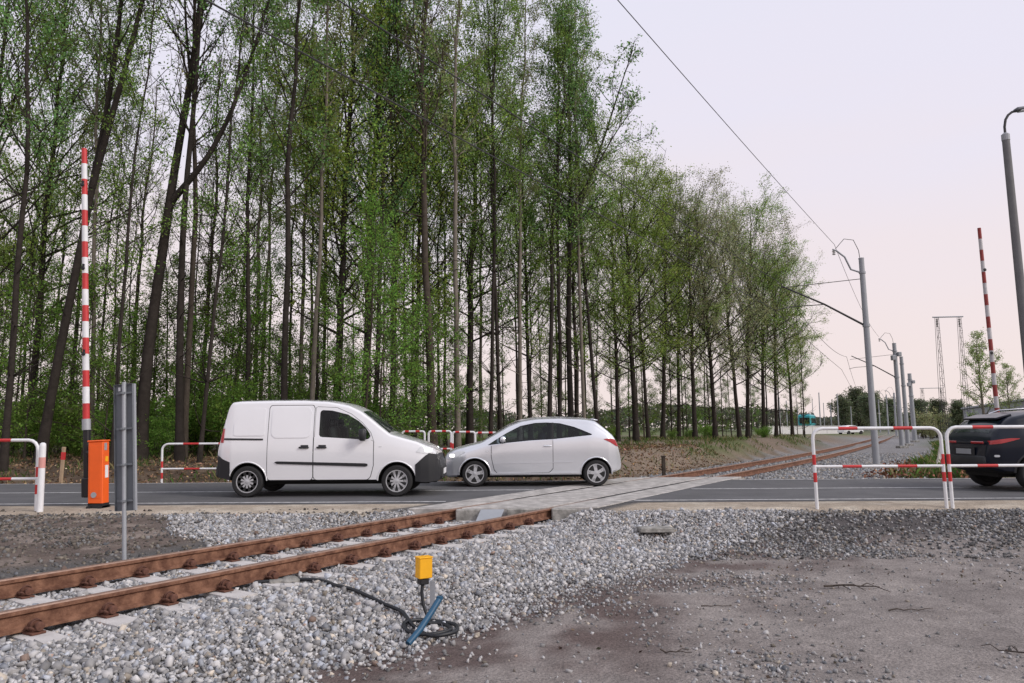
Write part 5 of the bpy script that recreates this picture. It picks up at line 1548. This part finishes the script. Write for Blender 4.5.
for (a, c, n_) in ((-60, 120, 12), (120, 235, 8), (235, 445, 19), (445, 610, 18), (610, 800, 18)):
    for i in range(n_):
        px_ = a + (c - a) * (i + rt_.random()) / n_
        y0 = np.interp(px_, [-60, 215, 430, 560, 640, 800], [27, 28, 31, 36, 44, 62])
        y_ = y0 + 1 + 15 * rt_.random() ** 1.2 * (1 if px_ < 640 else .6)
        k = rt_.choice(kinds if px_ < 625 else ['thin', 'thin_bare', 'slim_dark', 'thin', 'thin_bare'])
        if 120 < px_ < 225: k = rt_.choice(['thin', 'thin_bare', 'thin_bare', 'bare'])
        mk = [q[2] for q in MARKS if q[0] <= px_ < q[1]][0]
        T(k, px_, y_, None, LOOK[k] + ' deep in the wood ' + mk, 'trees deep in the wood', 'woodland_tree', 0, rt_.uniform(.85, 1.1) * (1 if px_ < 600 else .74))

# -- undergrowth
def make_bush(seed, H, Wd, n_stem, leaves, col, lsize=.05, bark='bark_m'):
    rs = np.random.RandomState(seed); w = Wood(); sites = []
    for i in range(n_stem):
        a_ = rs.uniform(0, 6.28); p = np.array([rs.normal(0, .12 * Wd), rs.normal(0, .12 * Wd), -.1])
        P = bez(p, [math.cos(a_) * .35 * Wd / H, math.sin(a_) * .35 * Wd / H, 1], H * rs.uniform(.6, 1.05), 8, .05, .10, rs)
        w.tube(P, np.linspace(.022, .006, 9), 5); sites.append(P[2:])
        for _ in range(8):
            k = rs.randint(2, 8); b_ = rs.uniform(0, 6.28)
            Q = bez(P[k], [math.cos(b_), math.sin(b_), .5], rs.uniform(.25, .6) * Wd * .7, 5, .0, .12, rs)
            w.tube(Q, np.linspace(.010, .004, 6), 3); sites.append(Q); sites.append(Q[2:])
    dens = np.exp(rs.normal(0, .6, len(sites)))
    idx = rs.choice(len(sites), leaves, p=dens / dens.sum()); C = np.empty((leaves, 3)); tt = rs.rand(leaves)
    for k in np.unique(idx):
        q = sites[k]; m_ = idx == k; t = tt[m_] * (len(q) - 1); i = np.minimum(t.astype(int), len(q) - 2)
        C[m_] = q[i] + (q[i + 1] - q[i]) * (t - i)[:, None]
    C += rs.normal(0, .13, C.shape)
    V, F, cc = leaf_cloud(C, lsize, GREENS[col], rs)
    return raw_mesh('stems', np.concatenate(w.V), np.concatenate(w.F), M[bark], True, nper=4), raw_mesh('foliage', V, F, M['leaf'], False, cc, nper=4)
def plant_bush(bm_, x, y, s, label, group, name='shrub', cat='shrub', sz=None):
    root = empty(name, (x, y, float(gz(x, y)) - .03), rt_.uniform(0, 6.28), label, cat, group)
    root.scale = (s, s, sz or s)
    link(bpy.data.objects.new('stems', bm_[0]), root); link(bpy.data.objects.new('foliage', bm_[1]), root)
    return root
BU = [make_bush(301, 3.6, 2.6, 9, 8000, 'under', .042), make_bush(302, 3.0, 2.8, 9, 8000, 'under', .042), make_bush(303, 4.6, 2.4, 8, 8000, 'mid', .04), make_bush(304, 1.5, 1.5, 7, 3200, 'under', .035)]
spots = []
for i in range(16):
    px_ = -30 + 400 * (i + rt_.random()) / 16
    spots.append((px_, 25.0 + 9 * rt_.random(), rt_.choice((0, 1, 2, 0, 1)), rt_.uniform(.6, 1.0)))
for i in range(34):
    px_ = -30 + 470 * ((i + rt_.random()) / 34) ** .92
    y_ = 24.0 + 12 * rt_.random()
    T(rt_.choice(('sapling', 'sapling_b')), px_, y_, None, rt_.choice(('tall leafy sapling under the trees ', 'bright leafy sapling under the trees ')) + [q[2] for q in MARKS if q[0] <= px_ < q[1]][0], 'leafy saplings under the trees', 'sapling', 0, rt_.uniform(.6, 1.12))
for i in range(14):
    px_ = 445 + 350 * (i + rt_.random()) / 14
    y_ = float(np.interp(px_, [440, 560, 640, 800], [32, 38, 46, 64])) + 6 * rt_.random()
    T(rt_.choice(('sapling', 'sapling_b')), px_, y_, None, 'leafy sapling under the trees ' + [q[2] for q in MARKS if q[0] <= px_ < q[1]][0], 'leafy saplings under the trees', 'sapling', 0, rt_.uniform(.5, .9))
for (px_, y_, k, s) in spots:
    lab = 'leafy green shrub under the trees ' + [q[2] for q in MARKS if q[0] <= px_ < q[1]][0]
    plant_bush(BU[k], (px_ - 512) / FPX * y_, y_, s, lab, 'green shrubs under the trees')
for i in range(26):
    px_ = 20 + 770 * (i + rt_.random()) / 26
    y0 = float(np.interp(px_, [0, 215, 430, 560, 640, 800], [25, 25.5, 28, 34, 41, 60]))
    y_ = y0 + 8 * rt_.random()
    lab = 'low leafy bush under the trees ' + [q[2] for q in MARKS if q[0] <= px_ < q[1]][0]
    plant_bush(BU[3], (px_ - 512) / FPX * y_, y_, rt_.uniform(.4, .8), lab, 'low bushes at the foot of the trees')

# -- open ground to the right of the track
bir = make_tree(401, 9.0, .13, .22, 2.0, 34, 5200, 'olive', 'bark_p', shape='egg', up=-.10, lsize=.055, elev=(30, 55))
plant_tree(bir[0], bir[1], 39.3, 62.0, 1.0, 0, 'birch_tree', 'thin weeping birch beyond the dark car, taller of the two', 'birches behind the dark car')
plant_tree(bir[0], bir[1], 42.5, 63.5, .72, 1.7, 'birch_tree', 'smaller weeping birch beyond the dark car beside the barrier arm', 'birches behind the dark car')
bb = make_bush(305, 3.2, 1.6, 10, 2200, 'bud', .06)
for (x, y_, s, lab) in ((47.2, 86, 1.25, 'dark brown twiggy bush nearest the catenary masts'), (50.2, 88, 1.35, 'dark brown twiggy bush beneath the lattice portals'), (45.0, 80, .8, 'low brown twiggy bush between the masts and the portal')):
    plant_bush(bb, x, y_, s, lab, 'brown bushes beyond the masts')
fb = make_tree(402, 9, .25, .04, 4.2, 46, 9000, 'dull', 'bark_d', shape='egg', lsize=.17, spread=.40, bare=0)
SK = [(842, 150, .80, 'rounded green skyline tree just beside the far tram poles'), (856, 165, 1.10, 'tallest rounded skyline tree left of the nearest mast'), (872, 158, .95, 'rounded skyline tree behind the nearest mast'), (889, 170, .85, 'rounded skyline tree behind the second mast'),
      (915, 175, .85, 'rounded skyline tree between the masts and the small portal'), (933, 190, .9, 'rounded skyline tree above the brown bushes'), (955, 185, .85, 'rounded skyline tree between the legs of the tall portal')]
for (px_, y_, s, lab) in SK:
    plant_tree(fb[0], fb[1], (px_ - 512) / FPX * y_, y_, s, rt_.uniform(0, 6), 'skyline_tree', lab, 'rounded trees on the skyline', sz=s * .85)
# the far wood that closes the view, one mass
rs = np.random.RandomState(9)
n = 80000
px_ = rs.uniform(-420, 1500, n); y_ = rs.uniform(200, 250, n)
x = (px_ - 512) / FPX * y_
hh = (1.0 + 14 * fbm(x, y_ * .3, .045, 81, 5) ** 1.3) * (1 - .45 * sst(700, 820, px_))
C = np.stack([x, y_, hh * rs.rand(n) ** .55], 1)
V, F, cc = leaf_cloud(C, .50, (.150, .165, .120), rs, .30)  # leaf colour paled to grey-green for distance haze; no haze volume
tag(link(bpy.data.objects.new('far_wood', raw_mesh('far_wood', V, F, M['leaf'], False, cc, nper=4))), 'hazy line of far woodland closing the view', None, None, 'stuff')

# grass tufts: on the bank, at the wood edge and by the masts
def grass(name, P, h, col, label, seed):
    rs = np.random.RandomState(seed); n = len(P)
    a_ = rs.uniform(0, 6.28, n); l = h * rs.uniform(.5, 1.3, n); b_ = rs.normal(0, .35, (n, 2))
    wv = np.stack([np.cos(a_), np.sin(a_), 0 * a_], 1) * .008
    tip = P + np.stack([b_[:, 0] * l, b_[:, 1] * l, l], 1)
    mid = P + np.stack([b_[:, 0] * l * .3, b_[:, 1] * l * .3, l * .6], 1)
    V = np.stack([P - wv, P + wv, mid + wv * .7, tip], 1).reshape(-1, 3)
    cc = np.array(col)[None] * np.exp(rs.normal(0, .3, (n, 1))) * (1 + rs.normal(0, .08, (n, 3)))
    dry = rs.rand(n) < .25; cc[dry] = np.array([.25, .20, .11]) * np.exp(rs.normal(0, .25, (dry.sum(), 1)))
    me_ = raw_mesh(name, V, np.arange(n * 4).reshape(-1, 4), M['grass'], False, np.repeat(np.clip(cc, .01, .6), 4, 0), nper=4)
    return tag(link(bpy.data.objects.new(name, me_)), label, None, None, 'stuff')
def keep_g(x, y):
    t = toff(x, y); n1 = fbm(x, y, .5, 7); n2 = fbm(x, y, 1.1, 71)
    return sst(.44, .56, n1) * sst(.40, .6, n2) * sst(2.5, 3.2, -t)
P, rs = scatter(-1, 26, 21, 60, 60, 31, keep_g, .05)
grass('bank_grass', P, .20, (.085, .125, .035), 'short tufts of spring grass on the bank and wood edge', 1)
def keep_m(x, y):
    t = toff(x, y); n1 = fbm(x, y, .5, 7)
    return sst(4.6, 5.8, t + 1.5 * (n1 - .5)) * sst(20.2, 21.5, y) * (.25 + .75 * sst(.35, .55, n1))
P, rs = scatter(9, 40, 20, 62, 170, 32, keep_m, .05)
grass('verge_grass', P, .32, (.085, .14, .035), 'taller green grass beside the catenary masts', 2)
P, rs = scatter(-22, 4, 20.2, 30, 26, 33, lambda x, y: sst(.40, .62, fbm(x, y, .5, 7)) * sst(-2.5, -3.5, toff(x, y)), .05)
grass('wood_floor_grass', P, .22, (.07, .115, .03), 'sparse grass and herbs on the floor of the wood', 3)
# dry leaf litter at the wood edge and on the verge
P, rs = scatter(-22, 24, 19.6, 34, 90, 34, lambda x, y: sst(-1.9, -2.6, toff(x, y)) * .8, .05)
n = len(P); V, F, cc = leaf_cloud(P + np.array([0, 0, .015]), .045, (.17, .115, .07), rs, .45)
tag(link(bpy.data.objects.new('leaf_litter', raw_mesh('leaf_litter', V, F, M['litter'], False, cc, nper=4))), 'dry brown leaf litter along the edge of the wood', None, None, 'stuff')
P, rs = scatter(-1, 9, 4.3, 11.5, 26, 35, lambda x, y: sst(toe(y) + .2, toe(y) + 1, toff(x, y)) * sst(.42, .65, fbm(x, y, .8, 77)), .1)
V, F, cc = leaf_cloud(P + np.array([0, 0, .008]), .016, (.10, .078, .060), rs, .5)
tag(link(bpy.data.objects.new('path_litter', raw_mesh('path_litter', V, F, M['litter'], False, cc, nper=4))), 'bits of dry bark and leaf on the dirt path', None, None, 'stuff')

# white birch log by the masts
m = MB(); lz = float(gz(14.3, 25.2)); m.tube([(14.15, 25.0, lz + .10), (14.35, 25.15, lz + .38), (14.5, 25.3, lz + .72), (14.56, 25.35, lz + .86)], [.085, .08, .07, .05], 9)
o = m.build('birch_log', mat('birch_white', (.55, .50, .44), .85, var=.3, vscale=7), None, 60); tag(o, 'pale birch log propped in the grass by the masts', 'log')

# ------------------------------------------------------------------ far end of the line
tram = empty('tram_car', (59.4, 150, float(gz(59.4, 150))), math.radians(62), 'far teal and white tram among the depot poles', 'tram')
m = MB(); m.box((0, 0, 2.55), (9.0, 2.4, 2.2), bev=.25); m.build('upper_body', M['teal'], tram)
m = MB(); m.box((0, 0, .95), (9.0, 2.42, 1.0), bev=.12); m.build('lower_body', M['farwhite'], tram)
for i in range(6):
    for s in (-1, 1):
        m = MB(); m.box((-3.6 + i * 1.45, s * 1.21, 2.45), (1.15, .04, 1.0), bev=.01); m.build('window', M['glass'], tram)
for s in (-1, 1):
    m = MB(); m.box((s * 4.51, 0, 2.45), (.04, 1.9, 1.2), bev=.01); m.build('windscreen', M['glass'], tram)
m = MB(); m.box((0, 0, 3.78), (3.0, 1.4, .3), bev=.05); m.build('roof_gear', M['fargrey'], tram)
for s in (-2.6, 2.6):
    m = MB(); m.box((s, 0, .35), (2.0, 1.6, .5), bev=.05); m.build('bogie', M['underbody'], tram)
m = MB(); w0, w1 = (41.5, 122), (60.5, 132)
ang = math.atan2(w1[1] - w0[1], w1[0] - w0[0]); L = math.hypot(w1[0] - w0[0], w1[1] - w0[1])
wl = empty('depot_wall', (51, 127, float(gz(51, 127))), ang, 'low pale wall in front of the far tram', 'wall')
for i in range(6):
    m = MB(); m.box((-L / 2 + (i + .5) * L / 6, 0, .6), (L / 6 - .06, .25, 1.35), bev=.02); m.build('wall_panel', M['farwhite'], wl)
m = MB(); m.box((0, 0, 1.33), (L, .4, .10), bev=.02); m.build('coping', M['farwhite'], wl)
POLES = [(778, 128, 6.2, .10), (785, 140, 6.0, .12), (790, 150, 6.5, .12), (818, 140, 7.5, .13), (822, 160, 6.2, .10), (829, 150, 5.4, .16), (836, 135, 7.0, .13), (838, 165, 6.5, .12), (842, 150, 6.6, .10), (849, 145, 5.0, .10), (802, 170, 7.0, .10), (796, 160, 6.0, .10), (845, 175, 8.5, .12), (811, 180, 8.0, .10)]
POLES.sort()
ORD = 'first second third fourth fifth sixth seventh eighth ninth tenth eleventh twelfth thirteenth fourteenth'.split()
for i, (px_, y_, h, r) in enumerate(POLES):
    x = (px_ - 512) / FPX * y_
    root = empty('depot_pole', (x, y_, float(gz(x, y_))), 0, ORD[i] + ' slim pole by the far tram, counted from the wood toward the masts', 'pole', 'poles around the far tram')
    m = MB(); m.tube([(0, 0, -.2), (0, 0, h)], [r, r * .75], 8); m.build('shaft', M['mast'], root, 50)
    m = MB(); m.lathe([(r * 1.0, h), (r * .9, h + .1), (.02, h + .13)], 8); m.build('cap', M['mast'], root)
# tiny parked cars far off
def far_car(x, y, rz, colour, label):
    root = empty('parked_car', (x, y, float(gz(x, y))), rz, label, 'car')
    b_ = Body([(-2.1, .8), (-1.95, 1.0), (-1.5, 1.4), (-.3, 1.48), (.5, 1.38), (1.1, 1.0), (1.9, .85), (2.1, .6)], [(-2.1, .3), (2.1, .3)], [(-2.1, .7), (-1.7, .86), (1.6, .86), (2.1, .6)], [(-2.1, .95), (2.1, .8)], .3, .12)
    b_.mesh_mb(30).build('body', colour, root, 40)
    for s in (-1, 1): side_patch(b_, 'window', [(-1.4, 1.02), (.8, 1.0)], [(-1.4, 1.1), (-1.0, 1.32), (.3, 1.32), (.8, 1.05)], M['glass'], root, s, .012, nxs=10)
    for wx in (-1.3, 1.3):
        for s in (-1, 1):
            m = MB(); m.lathe([(.31, -.1), (.31, .1)], 14, 'Y', (wx, s * .8, .31)); m.build('wheel', M['tyre'], root, 40)
far_car(53.5, 118, .4, M['carwhite'], 'tiny white car parked far off by the pale wall')
far_car(51.6, 92, 1.2, M['navy'], 'tiny dark car parked beneath the brown bushes')
# long grey building and a house behind the dark car
bd = empty('long_building', (56.2, 77.0, float(gz(56, 77))), math.radians(66.2), 'long low grey building behind the dark car and the birches', 'building')
for i in range(16):
    m = MB(); m.box((-22.5 + i * 3, 5.0, 1.75), (2.94, .12, 3.7), bev=.02); m.build('wall_panel', M['fargrey'], bd)
m = MB(); m.box((0, 0, 1.7), (48, 9.8, 3.5)); m.build('shell', M['fargrey'], bd)
m = MB(); m.box((0, 0, 3.72), (48.6, 10.6, .22), bev=.04); m.build('roof', M['fargrey'], bd)
for i in range(4):
    m = MB(); m.box((-18 + i * 12, 5.1, 2.4), (2.0, .10, .8)); m.build('window', M['glass'], bd)

# dry brown weeds on the gravel by the nearest mast
P, rs = scatter(10, 17, 20.0, 30, 60, 36, lambda x, y: sst(3.4, 4.6, toff(x, y)) * sst(.42, .6, fbm(x, y, .7, 91)), .05)
V, F, cc = leaf_cloud(P + np.stack([0 * P[:, 0], 0 * P[:, 0], rs.uniform(0, .22, len(P))], 1), .06, (.20, .10, .06), rs, .4)
tag(link(bpy.data.objects.new('dry_weeds', raw_mesh('dry_weeds', V, F, M['litter'], False, cc, nper=4))), 'rusty dry weeds on the gravel near the nearest mast', None, None, 'stuff')

# things that would share a label are told apart by which stands in front
by = {}
for o in COL.objects:
    if o.parent is None and 'label' in o and 'category' in o: by.setdefault(o['label'], []).append(o)
for lab, os_ in by.items():
    if len(os_) < 2: continue
    os_.sort(key=lambda o: o.location.y)
    word = {2: ['in front', 'behind'], 3: ['foremost', 'middle', 'hindmost'], 4: ['foremost', 'second', 'third', 'hindmost']}.get(len(os_))
    if word:
        for o, w in zip(os_, word): o['label'] = lab + ', ' + w
